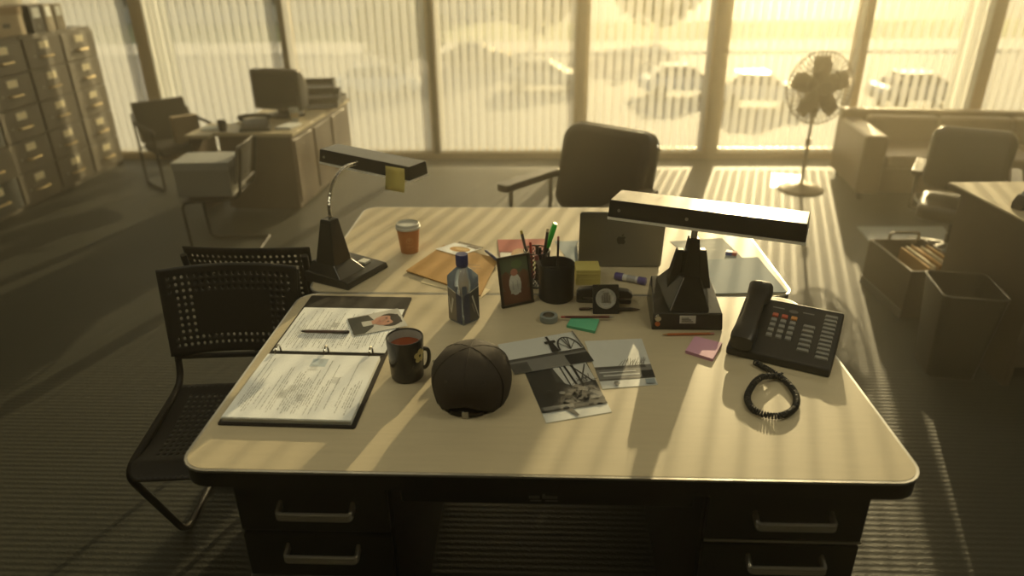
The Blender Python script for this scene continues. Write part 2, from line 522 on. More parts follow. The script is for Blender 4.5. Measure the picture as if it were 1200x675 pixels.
# black-and-white print 1: pale sky, tower and big wheel
pr = [(k3, rc(0, 0, 1, .42)), (k2, rc(0, .36, 1, .44)), (k1, rc(.70, 0, 1, .30)), (k2, rc(0, 0, .22, .30)), (k3, rc(.25, .16, .68, .30))]
arch = [(.83 + .14 * math.cos(t), .46 + .40 * math.sin(t)) for t in [PI * i / 10 for i in range(11)]]
for i in range(10): pr.append((k2, ln(arch[i], arch[i + 1], .025)))
for i in (2, 4, 5, 6, 8): pr.append((k2, ln((.83, .46), arch[i], .012)))
pr += [(k1, [(.58, .44), (.68, .44), (.655, .78), (.60, .78)]), (k1, rc(.56, .72, .70, .80)), (k1, rc(.61, .8, .64, .95))]
pr.append((k3, rc(.98, .4, 1, 1)))
card('photo_print', 'black-and-white photo print of a tower and big wheel under pale sky', 'photograph', [(603, 439), (696, 423), (671, 389), (583, 404)], D + .0026, pr, mat('photo_grey', (.60, .62, .60), .4), group='black-and-white photo prints on the desk')
# print 2: dark trees, crossing beams
pr = [(k2, rc(.0, .16, 1, 1)), (k4, [(.42, 1), (.98, 1), (1, .62), (.62, .55), (.52, .62)]), (k1, rc(0, .25, .40, .98)), (k1, ell(.42, .5, .14, .16)),
      (k1, ln((.62, 1), (.72, .35), .035)), (k1, ln((.74, 1), (.80, .35), .04)), (k1, ln((.72, .95), (.98, .55), .025)), (k2, ln((.95, .95), (.72, .5), .022)), (k1, ln((.55, 1), (.62, .3), .02)),
      (k3, ell(.8, .42, .16, .1)), (k1, ell(.70, .36, .12, .09)), (k3, ell(.90, .34, .10, .07)), (k3, rc(.04, .17, .5, .24)), (k1, rc(.0, .15, 1, .18)),
      (k2, [(.36, .15), (.46, .15), (.52, .03), (.48, .02)])]
for i in range(40):
    u = random.uniform(.45, .98); v = random.uniform(.24, .62); a = random.uniform(0, PI); l_ = random.uniform(.04, .14)
    pr.append((random.choice([k1, k1, k2]), ln((u, v), (u + l_ * math.cos(a) * .8, v + l_ * math.sin(a)), random.uniform(.006, .016))))
for i in range(14):
    u = random.uniform(.05, .95); v = random.uniform(.22, .5); pr.append((random.choice([k1, k3, k2]), ell(u, v, .05, .03, 7)))
card('photo_print', 'black-and-white photo print of dark trees and crossing timber beams', 'photograph', [(640, 496), (717, 483), (687, 424), (613, 432)], D + .0004, pr, mat('photo_grey', (.60, .62, .60), .4), group='black-and-white photo prints on the desk')
# print 3: pale sky over a low pier
pr = [(k3, rc(0, .14, 1, .42)), (k2, rc(0, .36, .9, .41)), (k1, rc(.78, .17, 1, .30)), (k2, rc(.0, .14, 1, .17)), (k4, rc(.1, .22, .75, .25)), (k4, rc(.05, .29, .7, .31))]
for i in range(9): pr.append((k2, ln((.55 + .04 * i, .4), (.60 + .04 * i, .52 + .05 * math.sin(i)), .008)))
for i in range(8): pr.append((k2, ln((.42 + .06 * i, .40), (.52 + .06 * i, .50 + .03 * (i % 3)), .007)))
pr += [(k3, ell(.28, .07, .05, .04)), ((.28, .33, .36), rc(.8, .02, .97, .11))]
card('photo_print', 'black-and-white photo print of a low pier under blank sky', 'photograph', [(706, 456), (771, 451), (752, 397), (685, 400)], D + .0004, pr, mat('photo_grey', (.60, .62, .60), .4), group='black-and-white photo prints on the desk')

# ================================================================== BINDER
BINDM = mat('binder_vinyl', (.020, .017, .014), .75, spec=.25)
bx = thing('ring_binder', 'open black ring binder full of printed pages at the desk corner', 'binder', (-.556, 1.568, D), -.022)
obj('cover', MB().prism(rrect(-.156, .156, -.305, -.006, .006), .0, .004), BINDM, bx)
obj('cover', MB().prism(rrect(-.156, .156, .006, .358, .006), .0, .004), BINDM, bx)
obj('spine', MB().box(-.156, .156, -.008, .008, .0, .0035).box(-.145, .145, -.006, .006, .0035, .0055), BINDM, bx)
for x in (-.128, .0, .118):
    obj('ring', MB().tube([(x, .019 * math.cos(t), .008 + .023 * math.sin(t)) for t in [PI * i / 10 for i in range(-1, 12)]], .0028, 8), CHROME, bx)


def text_page(m, x0, x1, y0, y1, z, dens=1.0, blue=True):
    x = x0 + .012
    while x < x1 - .012:
        y = y0 + random.uniform(.008, .05)
        ye = y1 - random.uniform(.01, .16)
        if random.random() < .62 * dens:
            while y < ye:
                l = random.uniform(.004, .018); w = random.uniform(.0006, .0013)
                m.poly([(x - w, y, z), (x + w, y, z), (x + w, y + l, z), (x - w, y + l, z)], 1)
                y += l + random.uniform(.0015, .005)
        x += .0058
    for _ in range(int(7 * dens)):
        cx, cy = random.uniform(x0 + .04, x1 - .05), random.uniform(y0 + .05, y1 - .04)
        for k in range(8):
            yy = cy + k * .0035; l = random.uniform(.01, .03)
            m.poly([(cx - l / 2, yy, z + .0001), (cx + l / 2, yy, z + .0001), (cx + l / 2, yy + .0009, z + .0001), (cx - l / 2, yy + .0009, z + .0001)], 1)
    if blue:
        m.poly([(-.02, y1 - .055, z - .0001), (.02, y1 - .055, z - .0001), (.02, y1 - .018, z - .0001), (-.02, y1 - .018, z - .0001)], 2)


INKG = ink(.40, .41, .40); TINT = mat('pale_blue_ink', (.52, .60, .64), .7)
m = MB()
for k in range(6):
    e = random.uniform(-.0015, .0015)
    m.box(-.148 + e, .146 + e, -.296 + e, -.018, .0042 + k * .0022, .0060 + k * .0022)
text_page(m, -.148, .146, -.29, -.02, .0175)
obj('page_stack', m, [WHITE, INKG, TINT], bx, normals=False)
m = MB().box(-.150, .150, .018, .272, .0042, .0062)
text_page(m, -.150, .15, .02, .27, .0066, 1.1, False)
obj('loose_page', m, [WHITE, INKG, TINT], bx, normals=False)


def pen(name, label, p0, p1, r, mats, cat='pen', group=None, tip=.014, kind='pen'):
    """A pen from p0 (tail) to p1 (point); mats = barrel, tip, tail."""
    p0 = Vector(p0); p1 = Vector(p1); L = (p1 - p0).length
    t = thing(name, label, cat, p0, 0, group)
    t.rotation_euler = (p1 - p0).to_track_quat('Z', 'Y').to_euler()
    n = 6 if kind == 'pencil' else 14
    obj('barrel', MB().lathe([(0, .0), (r, .0), (r * 1.03, L * .4), (r, L - tip)], n), mats[0], t)
    obj('tip', MB().lathe([(r, L - tip), (r * .45, L - tip * .3), (r * .12, L), (0, L)], n), mats[1], t)
    if kind == 'pencil':
        obj('eraser', MB().lathe([(0, -.012), (r * .9, -.011), (r * .95, 0), (0, 0)], 12), mats[2], t)
    else:
        obj('tail_cap', MB().lathe([(0, -.004), (r * .8, -.003), (r * 1.05, 0), (r * 1.05, .012), (0, .012)], n), mats[2], t)
        obj('clip', MB().box(r, r + .0018, -.002, .002, .006, L * .32).box(r * .7, r + .0018, -.002, .002, .004, .008), mats[2], t)
    return t


PENBLK = mat('pen_black', (.03, .022, .018), .3); PENBR = mat('pen_brown', (.09, .045, .03), .35)
pen('ballpoint_pen', 'dark brown pen lying on the open binder page', at(408, 389, D + .011), at(352, 388, D + .011), .0042, [PENBR, PENBLK, PENBLK])

# portrait photo lying on the binder
face = (.46, .24, .17); hair = (.02, .015, .012)
pr = [((.035, .04, .035), [(0, .02), (.40, .05), (.46, .35), (.40, .72), (.2, .98), (0, .98)]), ((.45, .46, .42), [(.22, .35), (.44, .38), (.44, .62), (.22, .62)]),
      (hair, ell(.74, .52, .22, .34)), (face, ell(.64, .5, .20, .25)), (face, rc(.40, .40, .52, .60)), (hair, [(.80, .30), (.94, .3), (.95, .75), (.80, .74), (.76, .5)]),
      ((.10, .06, .05), ell(.70, .41, .025, .035)), ((.10, .06, .05), ell(.70, .60, .025, .035)), ((.40, .17, .15), ell(.55, .50, .018, .07)), ((.42, .26, .19), ell(.62, .50, .045, .025))]
card('portrait_photo', 'colour portrait photo of a dark-haired person, lying across the binder page', 'photograph', [(415, 394), (407, 373.6), (466, 361.5), (478, 382)][::1], D + .0076,
     [(c, [(v, 1 - u) if False else (1 - v, u) for u, v in p]) for c, p in pr], mat('photo_back_grey', (.50, .50, .46), .4))

# ================================================================== MUG
g = thing('mug', 'black mug of red tea beside the binder', 'mug', (-.328, 1.482, D))
obj('body', MB().lathe([(0, 0), (.037, 0), (.040, .004), (.0455, .108), (.0448, .112), (.0420, .112), (.0410, .105), (.036, .012), (0, .010)], 40), [mat('black_glaze', (.02, .018, .016), .18)], g)
obj('lining', MB().lathe([(.0425, .1122), (.0405, .105), (.0395, .08), (.036, .05)], 40), mat('grey_glaze', (.40, .41, .39), .25), g, normals=False)
obj('tea', MB().disc((0, 0, .088), .0402, 32), mat('red_tea', (.22, .045, .012), .08), g)
g_h = [(.038, 0, .062), (.048, 0, .066), (.058, 0, .056), (.057, 0, .030), (.048, 0, .014), (.034, 0, .014)]
hm = MB(); hm.M = Matrix.Rotation(rad(28), 4, 'Z'); hm.tube(smooth_path(g_h, 5), .0052, 10)
obj('handle', hm, MATS['black_glaze'], g)
em = MB()
for k in range(5):
    a = 2 * PI * k / 5 + .3
    cxx, czz = .011 * math.cos(a), .072 + .011 * math.sin(a)
    for j in range(1):
        pts = []
        for i in range(10):
            u = cxx + .008 * math.cos(2 * PI * i / 10); zz = czz + .008 * math.sin(2 * PI * i / 10)
            R = .0405 + .0055 * zz / .108 + .0006; th = rad(-30) + u / R
            pts.append((R * math.cos(th), R * math.sin(th), zz))
        em.poly(pts)
obj('emblem', em, mat('emblem_yellow', (.62, .52, .20), .5), g, normals=False)

# ================================================================== CAP
cp = thing('baseball_cap', 'dark brown baseball cap resting near the front of the desk', 'cap', (-.160, 1.405, D), rad(-4))
R0, HC = .094, .128


def cap_pt(t, f):
    if f < .4:
        rr = R0 * (.90 + .10 * math.sin(f / .4 * PI / 2)); z = HC * .45 * f / .4
    else:
        a = (f - .4) / .6 * PI / 2; rr = R0 * math.cos(a); z = HC * (.45 + .55 * math.sin(a))
    return Vector((rr * math.cos(t), 1.12 * rr * math.sin(t), z))


N = 16; m = MB(); rows = 9; loops = []
for k in range(rows + 1):
    f = k / rows; lp = []
    for i in range(N):
        t = 2 * PI * i / N; d = math.atan2(math.sin(t + PI / 2), math.cos(t + PI / 2))
        f0 = .24 * math.sqrt(max(0, 1 - (d / .5) ** 2)) if abs(d) < .5 else 0
        p = cap_pt(t, (f0 + (1 - f0) * f) * .985)
        p.xy *= 1 + .006 * math.cos(6 * t)
        lp.append(p)
    loops.append(lp)
m.loft(loops, 0, True, False); m.poly(loops[-1])
CAPM = mat('cap_twill', (.035, .026, .018), .8, bump=.3, bscale=500)
obj('crown', m, CAPM, cp, solid=.002, auto=60)
sm = MB()
for k in range(6):
    t = 2 * PI * (k + .5) / 6 + 0
    sm.tube([cap_pt(t, .3 * (abs(t - 1.5 * PI) < .3) + (1 - .3 * (abs(t - 1.5 * PI) < .3)) * i / 12 * .98) * 1.004 for i in range(13)], .0012, 5)
obj('seams', sm, CAPM, cp)
obj('top_button', MB().lathe([(0, HC + .0025), (.006, HC + .001), (.007, HC - .002), (0, HC - .003)], 12), CAPM, cp)
ey = MB()
for k in range(6):
    t = 2 * PI * k / 6 + PI / 6 + PI / 6
    p = cap_pt(t + (.0), .55); ey.tube([p * 1.01 + Vector((.003 * math.cos(a), 0, .003 * math.sin(a))) for a in [2 * PI * i / 8 for i in range(8)]], .0009, 5, closed=True)
obj('eyelets', ey, mat('eyelet_thread', (.09, .075, .055), .8), cp)
bm_ = MB(); st = MB()
inner = [cap_pt(PI / 2 + a, 0.02) for a in [-.95 + 1.9 * i / 14 for i in range(15)]]
grid = []
for j in range(6):
    row = []
    for i, p in enumerate(inner):
        a = -.95 + 1.9 * i / 14; e = .072 * math.cos(a * 1.35) if abs(a) < 1.16 else 0
        row.append((p.x * (1 - .05 * j / 5), p.y + e * j / 5, .006 + p.z * 0 - .02 * (p.x / R0) ** 2 * j / 5 * .2 + .004 * j / 5))
    grid.append(row)
for j in range(5):
    for i in range(14):
        bm_.add([grid[j][i], grid[j][i + 1], grid[j + 1][i + 1], grid[j + 1][i]], [(0, 1, 2, 3)], 0, True)
obj('brim', bm_, CAPM, cp, solid=.003)
for i in range(14):
    a0, a1 = -PI / 2 - .46 + .92 * i / 14, -PI / 2 - .46 + .92 * (i + 1) / 14
    q = [Vector((R0 * .91 * math.cos(a), R0 * .91 * 1.12 * math.sin(a), 0)) for a in (a0, a1)]
    st.add([q[0] + Vector((0, 0, .002)), q[1] + Vector((0, 0, .002)), q[1] + Vector((0, 0, .013)), q[0] + Vector((0, 0, .013))], [(0, 1, 2, 3)], 0, True)
obj('strap', st, CAPM, cp, solid=.002)
obj('buckle', MB().box(-.008, .008, -R0 * 1.03 - .004, -R0 * 1.02 + .001, .0, .019), STEEL, cp, bevel=.002)

# ================================================================== WATER BOTTLE
bt = thing('water_bottle', 'square plastic water bottle with dark blue cap', 'bottle', (-.218, 1.79, D), rad(45 + 3))


def sq(h, r, z, n=4): return [(x, y, z) for x, y in rrect(-h, h, -h, h, r, n)]


BOT = mat('bottle_plastic', (.42, .52, .66), .10, var=.02, Transmission_Weight=.72, IOR=1.25)
bl = [sq(.0305, .005, 0, 2), sq(.0325, .005, .004, 2), sq(.0325, .005, .132, 2), sq(.0320, .005, .138, 2)]
bl += [sq(.0175, .010, .160, 2), sq(.0140, .0139, .166, 2), sq(.0135, .0134, .172, 2)]
obj('body', MB().loft(bl, 0, True, True), BOT, bt, auto=50)
obj('cap', MB().lathe([(0, .168), (.0165, .168), (.0175, .171), (.0175, .199), (.0160, .202), (0, .202)], 28), mat('blue_cap', (.02, .03, .16), .4), bt)
lb = MB(); hh = .0329
for f in range(4):
    lb.M = Matrix.Rotation(f * PI / 2, 4, 'Z')
    s_ = 1 if f % 2 == 0 else -1              # the edge shared by the two front faces
    e_ = .0285
    def lp_(pts, m_, k): lb.poly([(s_ * x, -hh - .0002 * k, z) for x, z in pts], m_)
    lp_([(-e_, .006), (e_, .006), (e_, .108), (-e_, .090)], 1, 0)
    lp_([(-.006, .006), (e_, .006), (e_, .104), (-.006, .094)], 0 if s_ < 0 else 3, 1)
    lp_([(-.006, .094), (e_, .104), (e_, .108), (-.006, .098)], 2, 2)
    if s_ < 0:
        lp_([(.004, .074), (.010, .078), (.019, .030), (.015, .026)], 2, 2); lp_([(.019, .030), (.015, .026), (.024, .076), (.027, .078)], 2, 2)
    else:
        lp_([(.024, .014), (.0275, .010), (.006, .086), (.001, .082)], 2, 2); lp_([(.010, .03), (.014, .03), (.004, .062), (-.001, .06)], 0, 2)
obj('label', lb, [mat('label_grey', (.20, .18, .15), .35), mat('label_navy', (.02, .035, .10), .35), mat('label_silver', (.62, .63, .60), .3, .3), mat('label_charcoal', (.05, .055, .06), .35)], bt, normals=False)

# ================================================================== PAPER CUP
pc = thing('paper_cup', 'orange paper coffee cup with grey lid on the far desk', 'cup', (-.465, 2.305, D))
obj('body', MB().lathe([(0, .001), (.030, .0), (.031, .002), (.0405, .093)], 36), mat('orange_sleeve', (.50, .20, .06), .55, var=.12), pc)
obj('lid', MB().lathe([(.0405, .088), (.0435, .089), (.0438, .096), (.041, .098), (.040, .106), (.037, .108), (.035, .102), (0, .101)], 36), mat('grey_lid', (.55, .56, .52), .45), pc)
em = MB()
def cyl_pt(th, z, e=.0005):
    R = .031 + (.0405 - .031) * z / .093 + e; return (R * math.cos(th), R * math.sin(th), z)
def ring_mark(m, tc, zc, r0, r1, n=20):
    for i in range(n):
        a, b = 2 * PI * i / n, 2 * PI * (i + 1) / n
        m.poly([cyl_pt(tc + r0 * math.cos(a) / .036, zc + r0 * math.sin(a)), cyl_pt(tc + r1 * math.cos(a) / .036, zc + r1 * math.sin(a)), cyl_pt(tc + r1 * math.cos(b) / .036, zc + r1 * math.sin(b)), cyl_pt(tc + r0 * math.cos(b) / .036, zc + r0 * math.sin(b))])
ring_mark(em, rad(-75), .052, .010, .012); ring_mark(em, rad(-75), .055, .002, .005, 10)
for k in range(5): ring_mark(em, rad(-75) + (k - 2) * .15, .030, .001, .0022, 8)
obj('emblem', em, mat('pale_orange_mark', (.62, .36, .17), .6), pc, normals=False)

# ================================================================== LAMPS


def lamp_head(parent, M, L, Dp, T):
    h = MB(); h.M = M
    h.hexa([(-L / 2, -Dp / 2, -T), (L / 2, -Dp / 2, -T), (L / 2, Dp / 2, -T), (-L / 2, Dp / 2, -T)],
           [(-L / 2 + .003, -Dp / 2 + .004, 0), (L / 2 - .003, -Dp / 2 + .004, 0), (L / 2 - .003, Dp / 2 - .004, 0), (-L / 2 + .003, Dp / 2 - .004, 0)])
    o = obj('lamp_head', h, LAMPBLK, parent, bevel=.002)
    t = MB(); t.M = M; t.box(-L / 2 - .0005, L / 2 + .0005, -Dp / 2 - .0005, Dp / 2 + .0005, -T - .007, -T - .0003)
    obj('diffuser', t, mat('white_diffuser', (.88, .87, .80), .4), o)
    s = MB()
    for x in (-L * .44, -L * .08):
        s.M = M @ Matrix.Translation((x, -Dp / 2 + .0015, -T * .55)) @ Matrix.Rotation(PI / 2, 4, 'X'); s.lathe([(0, .004), (.004, .003), (.0045, 0)], 10)
    obj('screws', s, STEEL, o)
    return o


def rot_frame(o, xax, z=0):
    x = Vector((xax[0], xax[1], 0)).normalized(); y = Vector((-x.y, x.x, 0))
    return Matrix(((x.x, y.x, 0, o[0]), (x.y, y.y, 0, o[1]), (0, 0, 1, o[2]), (0, 0, 0, 1)))


# left lamp
lx, ly = -.602, 1.972
ax = Vector((.433, .902)); ay = Vector((-.902, .433))
ll = thing('desk_lamp', 'black gooseneck desk lamp standing between the chairs and the paper cup', 'lamp', (lx, ly, D), math.atan2(ax.y, ax.x), 'black office desk lamps')
# local: x along long edge (0-.21), y to the left (0-.18)
bm1 = MB().hexa([(0, 0, 0), (.21, 0, 0), (.21, .18, 0), (0, .18, 0)], [(.004, .004, .024), (.206, .004, .020), (.206, .176, .030), (.004, .176, .034)])
bm1.hexa([(.006, .03, .022), (.13, .03, .022), (.13, .175, .022), (.006, .175, .022)], [(.03, .075, .062), (.11, .075, .062), (.11, .165, .062), (.03, .165, .062)])
obj('base', bm1, LAMPBLK, ll, bevel=.004)
obj('tower', MB().hexa([(.028, .070, .055), (.112, .070, .055), (.112, .150, .055), (.028, .150, .055)], [(.052, .088, .20), (.092, .088, .20), (.092, .130, .20), (.052, .130, .20)]), LAMPBLK, ll, bevel=.004)
obj('rating_label', MB().box(.150, .180, .050, .080, .021, .030), mat('label_white', (.72, .72, .66), .4), ll)
W2L = rot_frame((lx, ly, D), (ax.x, ax.y)).inverted()
hz = 1.08
c0 = Vector((-.781, 2.407, hz)); c1 = Vector((-.429, 2.216, hz))
hd_ = (c1 - c0).normalized(); dp = Vector((-hd_.y, hd_.x, 0)) * .10
cen = (c0 + c1) / 2 + dp / 2
MH = W2L @ rot_frame((cen.x, cen.y, hz), (hd_.x, hd_.y)) @ Matrix.Rotation(rad(2), 4, 'Y')
lamp_head(ll, MH, (c1 - c0).length, .10, .045)
gp = [W2L @ p for p in [Vector((-.664, 2.085, .94)), Vector((-.668, 2.10, .99)), Vector((-.665, 2.16, 1.04)), Vector((-.648, 2.24, 1.066)), Vector((-.622, 2.315, 1.062))]]
gn = smooth_path(gp, 14)
obj('gooseneck', MB().tube(gn, [.0062 + .0009 * math.sin(i * 2.2) for i in range(len(gn))], 10), CHROME, ll)
# note hanging from the left lamp head
q0 = c0 + (c1 - c0) * .76; q1 = c0 + (c1 - c0) * .96
fr = MB(); u = (q1 - q0); nrm = Vector((hd_.y, -hd_.x, 0))
gridn = []
for j in range(6):
    z = -.012 - .078 * j / 5
    off = nrm * (.004 + .010 * (j / 5) ** 2)
    gridn.append([q0 + off + Vector((0, 0, z)), q1 + off + Vector((0, 0, z))])
for j in range(5):
    fr.add([gridn[j][0], gridn[j][1], gridn[j + 1][1], gridn[j + 1][0]], [(0, 1, 2, 3)], 0, True)
tag(obj('sticky_note', fr, mat('yellow_note', (.55, .47, .14), .7), loc=gridn[0][0], solid=.0006), 'yellow sticky note hanging from the left lamp head', 'sticky note')

# right lamp
rl = thing('desk_lamp', 'black desk lamp seen from behind, between the laptop and the telephone', 'lamp', (.406, 1.835, D), 0, 'black office desk lamps')
bs = MB().hexa([(-.098, -.10, 0), (.098, -.10, 0), (.098, .10, 0), (-.085, .10, 0)], [(-.095, -.092, .048), (.095, -.092, .048), (.094, .095, .080), (-.078, .095, .080)])
bs.hexa([(-.050, -.085, .048), (.060, -.085, .048), (.088, .09, .07), (-.070, .09, .07)], [(-.008, -.030, .130), (.036, -.030, .130), (.060, .06, .120), (-.034, .06, .120)])
obj('base', bs, LAMPBLK, rl, bevel=.004)
obj('tower', MB().hexa([(-.012, -.034, .10), (.040, -.034, .10), (.040, .03, .10), (-.012, .03, .10)], [(.002, -.012, .236), (.030, -.012, .236), (.030, .02, .236), (.002, .02, .236)]), LAMPBLK, rl, bevel=.003)
for c_, t_ in ((-.030, -.012), (.062, .050)):
    obj('side_fin', MB().hexa([(c_ - .016, .0, .08), (c_ + .016, .0, .08), (c_ + .016, .05, .08), (c_ - .016, .05, .08)], [(t_ - .010, .02, .190), (t_ + .010, .02, .190), (t_ + .010, .045, .190), (t_ - .010, .045, .190)]), LAMPBLK, rl, bevel=.004)
lab = MB().hexa([(-.022, -.0975, .020), (.022, -.0975, .020), (.022, -.0925, .020), (-.022, -.0925, .020)], [(-.022, -.0950, .042), (.022, -.0950, .042), (.022, -.0905, .042), (-.022, -.0905, .042)])
for k in range(3): lab.box(-.017, .015 - .006 * k, -.0985, -.0955, .025 + k * .005, .0265 + k * .005, 1)
obj('rating_label', lab, [MATS['label_white'], ink(.3, .3, .28)], rl)
k_ = MB(); k_.M = Matrix.Translation((-.082, -.094, .036)) @ Matrix.Rotation(PI / 2, 4, 'X'); k_.lathe([(.0095, 0), (.0095, .006), (.008, .010), (0, .011)], 18)
obj('switch_knob', k_, CHROME, rl)
k_ = MB(); k_.M = Matrix.Translation((-.082, -.096, .018)) @ Matrix.Rotation(PI / 2, 4, 'X'); k_.lathe([(.007, 0), (.007, .004), (.005, .006), (0, .006)], 14)
obj('orange_button', k_, mat('orange_plastic', (.65, .18, .04), .4), rl)
obj('neck', MB().tube([(.016, .004, .22), (.016, .0, .275), (.014, -.03, .318)], .009, 10), STEEL, rl)
hz = 1.1
c0 = Vector((.178, 1.794, hz)); c1 = Vector((.637, 1.608, hz)); hd_ = (c1 - c0).normalized(); dp = Vector((-hd_.y, hd_.x, 0)) * .115
cen = (c0 + c1) / 2 + dp / 2
W2L = Matrix.Translation((-.406, -1.835, -D))
MH = W2L @ rot_frame((cen.x, cen.y, hz), (hd_.x, hd_.y)) @ Matrix.Rotation(rad(-1.3), 4, 'X')
lamp_head(rl, MH, (c1 - c0).length, .115, .046)
pen('pencil', 'orange pencil lying in front of the right lamp base', at(832, 391, D + .004), at(776, 392, D + .004), .0035, [mat('pencil_orange', (.5, .16, .05), .4), WOODP, mat('eraser_pink', (.55, .25, .22), .7)], 'pencil', kind='pencil')

# ================================================================== TELEPHONE
tp = thing('telephone', 'black office telephone with handset and keypad at the desk edge', 'telephone', (.481, 1.607, D), math.atan2(-.447, .894))
PW, PD = .252, .205
zf, zb = .022, .088


def ph(x, y, e=0):                                   # a point of the sloping face
    return (x, y, zf + (zb - zf) * y / PD + e)


obj('body', MB().hexa([(0, .0, 0), (PW, .0, 0), (PW, PD - .02, 0), (0, PD - .02, 0)], [(0, 0, zf), (PW, 0, zf), (PW, PD, zb), (0, PD, zb)]), BLACKP, tp, bevel=.006, seg=3)
GREYB = mat('key_grey', (.24, .24, .22), .5); REDB = mat('key_red', (.50, .10, .05), .5); ORB = mat('key_orange', (.55, .25, .07), .5)


def key(mb, x, y, w, d, m=0, h=.004):
    b = [ph(x - w / 2, y - d / 2, -.001), ph(x + w / 2, y - d / 2, -.001), ph(x + w / 2, y + d / 2, -.001), ph(x - w / 2, y + d / 2, -.001)]
    i = .85; t = [ph(x - w / 2 * i, y - d / 2 * i, h), ph(x + w / 2 * i, y - d / 2 * i, h), ph(x + w / 2 * i, y + d / 2 * i, h), ph(x - w / 2 * i, y + d / 2 * i, h)]
    mb.hexa(b, t, m)


for r_ in range(5):
    for c_ in range(3):
        kb = MB(); key(kb, .090 + c_ * .0235, .145 - r_ * .0185, .016, .0115)
        obj('key', kb, (REDB if c_ < 2 else ORB) if r_ == 0 else GREYB, tp)
for r_ in range(6):
    kb = MB(); key(kb, .178, .126 - r_ * .0165, .030, .009); obj('memory_key', kb, GREYB, tp)
for r_ in range(11):
    kb = MB(); key(kb, .224, .176 - r_ * .0145, .032, .0085); obj('line_key', kb, GREYB, tp)
dk = MB()
for x, w in ((.092, .03), (.168, .028)):
    dk.poly([ph(x - w / 2, .172, .0006), ph(x + w / 2, .172, .0006), ph(x + w / 2, .176, .0006), ph(x - w / 2, .176, .0006)])
obj('printed_marks', dk, GREYB, tp, normals=False)
ov = MB(); ov.poly([ph(.131 + .012 * math.cos(t), .17 + .006 * math.sin(t), .0007) for t in [2 * PI * i / 20 for i in range(20)]])
obj('oval_badge', ov, mat('badge_grey', (.20, .20, .19), .35, .5), tp, normals=False)
hs = MB()
prof = [(-.006, .026, .018), (.012, .030, .024), (.045, .028, .020), (.075, .022, .012), (.145, .022, .012), (.172, .029, .020), (.198, .031, .028), (.216, .026, .020)]
loops = []
for y, hw_, hh_ in prof:
    z = zf + (zb - zf) * max(0, min(y, PD)) / PD + .022 + (.008 if .06 < y < .16 else 0)
    def se_(c): return math.copysign(abs(c) ** .55, c)
    loops.append([(.036 + hw_ * 1.05 * se_(math.cos(t)), y, z + hh_ * se_(math.sin(t))) for t in [2 * PI * i / 20 for i in range(20)]])
obj('handset', MB().loft(loops, 0, True, True), BLACKP, tp, auto=60)
# coiled cord as part of the telephone
path = [(884, 424), (905, 436), (922, 448), (933, 464), (931, 478), (916, 487), (897, 486), (881, 478), (876, 464), (884, 451), (900, 444), (917, 440)]
M_ = rot_frame((.481, 1.607, D), (.894, -.447)).inverted()
W = [M_ @ at(x, y, D + .009) for x, y in path]
for k in (4, ):
    pass
cl = smooth_path(W, 90)
L = [0]
for i in range(1, len(cl)): L.append(L[-1] + (cl[i] - cl[i - 1]).length)
hx = []
for i in range(len(cl) - 1):
    t = (cl[i + 1] - cl[i]).normalized(); n_ = Vector((-t.y, t.x, 0)); up = Vector((0, 0, 1))
    a = 2 * PI * L[i] / .0066
    lift = .012 * max(0, 1 - abs(L[i] - L[-1] * .88) / .06)
    hx.append(cl[i] + (n_ * math.cos(a) + up * math.sin(a)) * .0060 + up * lift)
obj('coiled_cord', MB().tube(hx, .0023, 5), RUBBER, tp)

# ================================================================== LAPTOP
lp = thing('laptop', 'open grey laptop seen from behind with fruit emblem on its lid', 'laptop', (.262, 2.172, D), rad(-1))
obj('keyboard_base', MB().prism(rrect(-.137, .137, .012, .200, .010), .0, .012), mat('laptop_grey', (.20, .195, .175), .38, .55), lp, bevel=.002)
kk = MB()
for r_ in range(5):
    for c_ in range(12): kk.box(-.118 + c_ * .0198, -.118 + c_ * .0198 + .016, .045 + r_ * .019 - .02, .045 + r_ * .019 - .005, .012, .0135)
obj('keys', kk, RUBBER, lp)
lm = Matrix.Translation((0, .006, .010)) @ Matrix.Rotation(rad(-80) + PI, 4, 'X') if False else Matrix.Translation((0, .010, .004)) @ Matrix.Rotation(rad(101), 4, 'X')
ld = MB(); ld.M = lm; ld.prism(rrect(-.137, .137, 0, .205, .010), -.0, .008)
lid = obj('lid', ld, MATS['laptop_grey'], lp, bevel=.002)
sc = MB(); sc.M = lm; sc.box(-.128, .128, .012, .195, -.0006, -.0001)
obj('screen', sc, mat('dark_screen', (.01, .01, .012), .12), lid)
ap = [(0, .30), (.10, .36), (.24, .37), (.36, .30), (.40, .22), (.30, .14), (.27, .0), (.32, -.12), (.42, -.19), (.34, -.36), (.22, -.50), (.11, -.50), (0, -.45), (-.11, -.50), (-.22, -.50), (-.34, -.36), (-.43, -.12), (-.44, .10), (-.37, .27), (-.25, .36), (-.11, .36)]
lf = [(.0, .40), (.02, .52), (.10, .62), (.20, .66), (.19, .54), (.12, .44)]
lo = MB(); lo.M = lm
s = .034
lo.poly([(x * s * -1 * -1, .105 + y * s, .0084) for x, y in ap]); lo.poly([(x * s, .105 + y * s, .0084) for x, y in lf])
obj('fruit_emblem', lo, mat('emblem_dark', (.06, .058, .05), .2, .3), lid, normals=False)

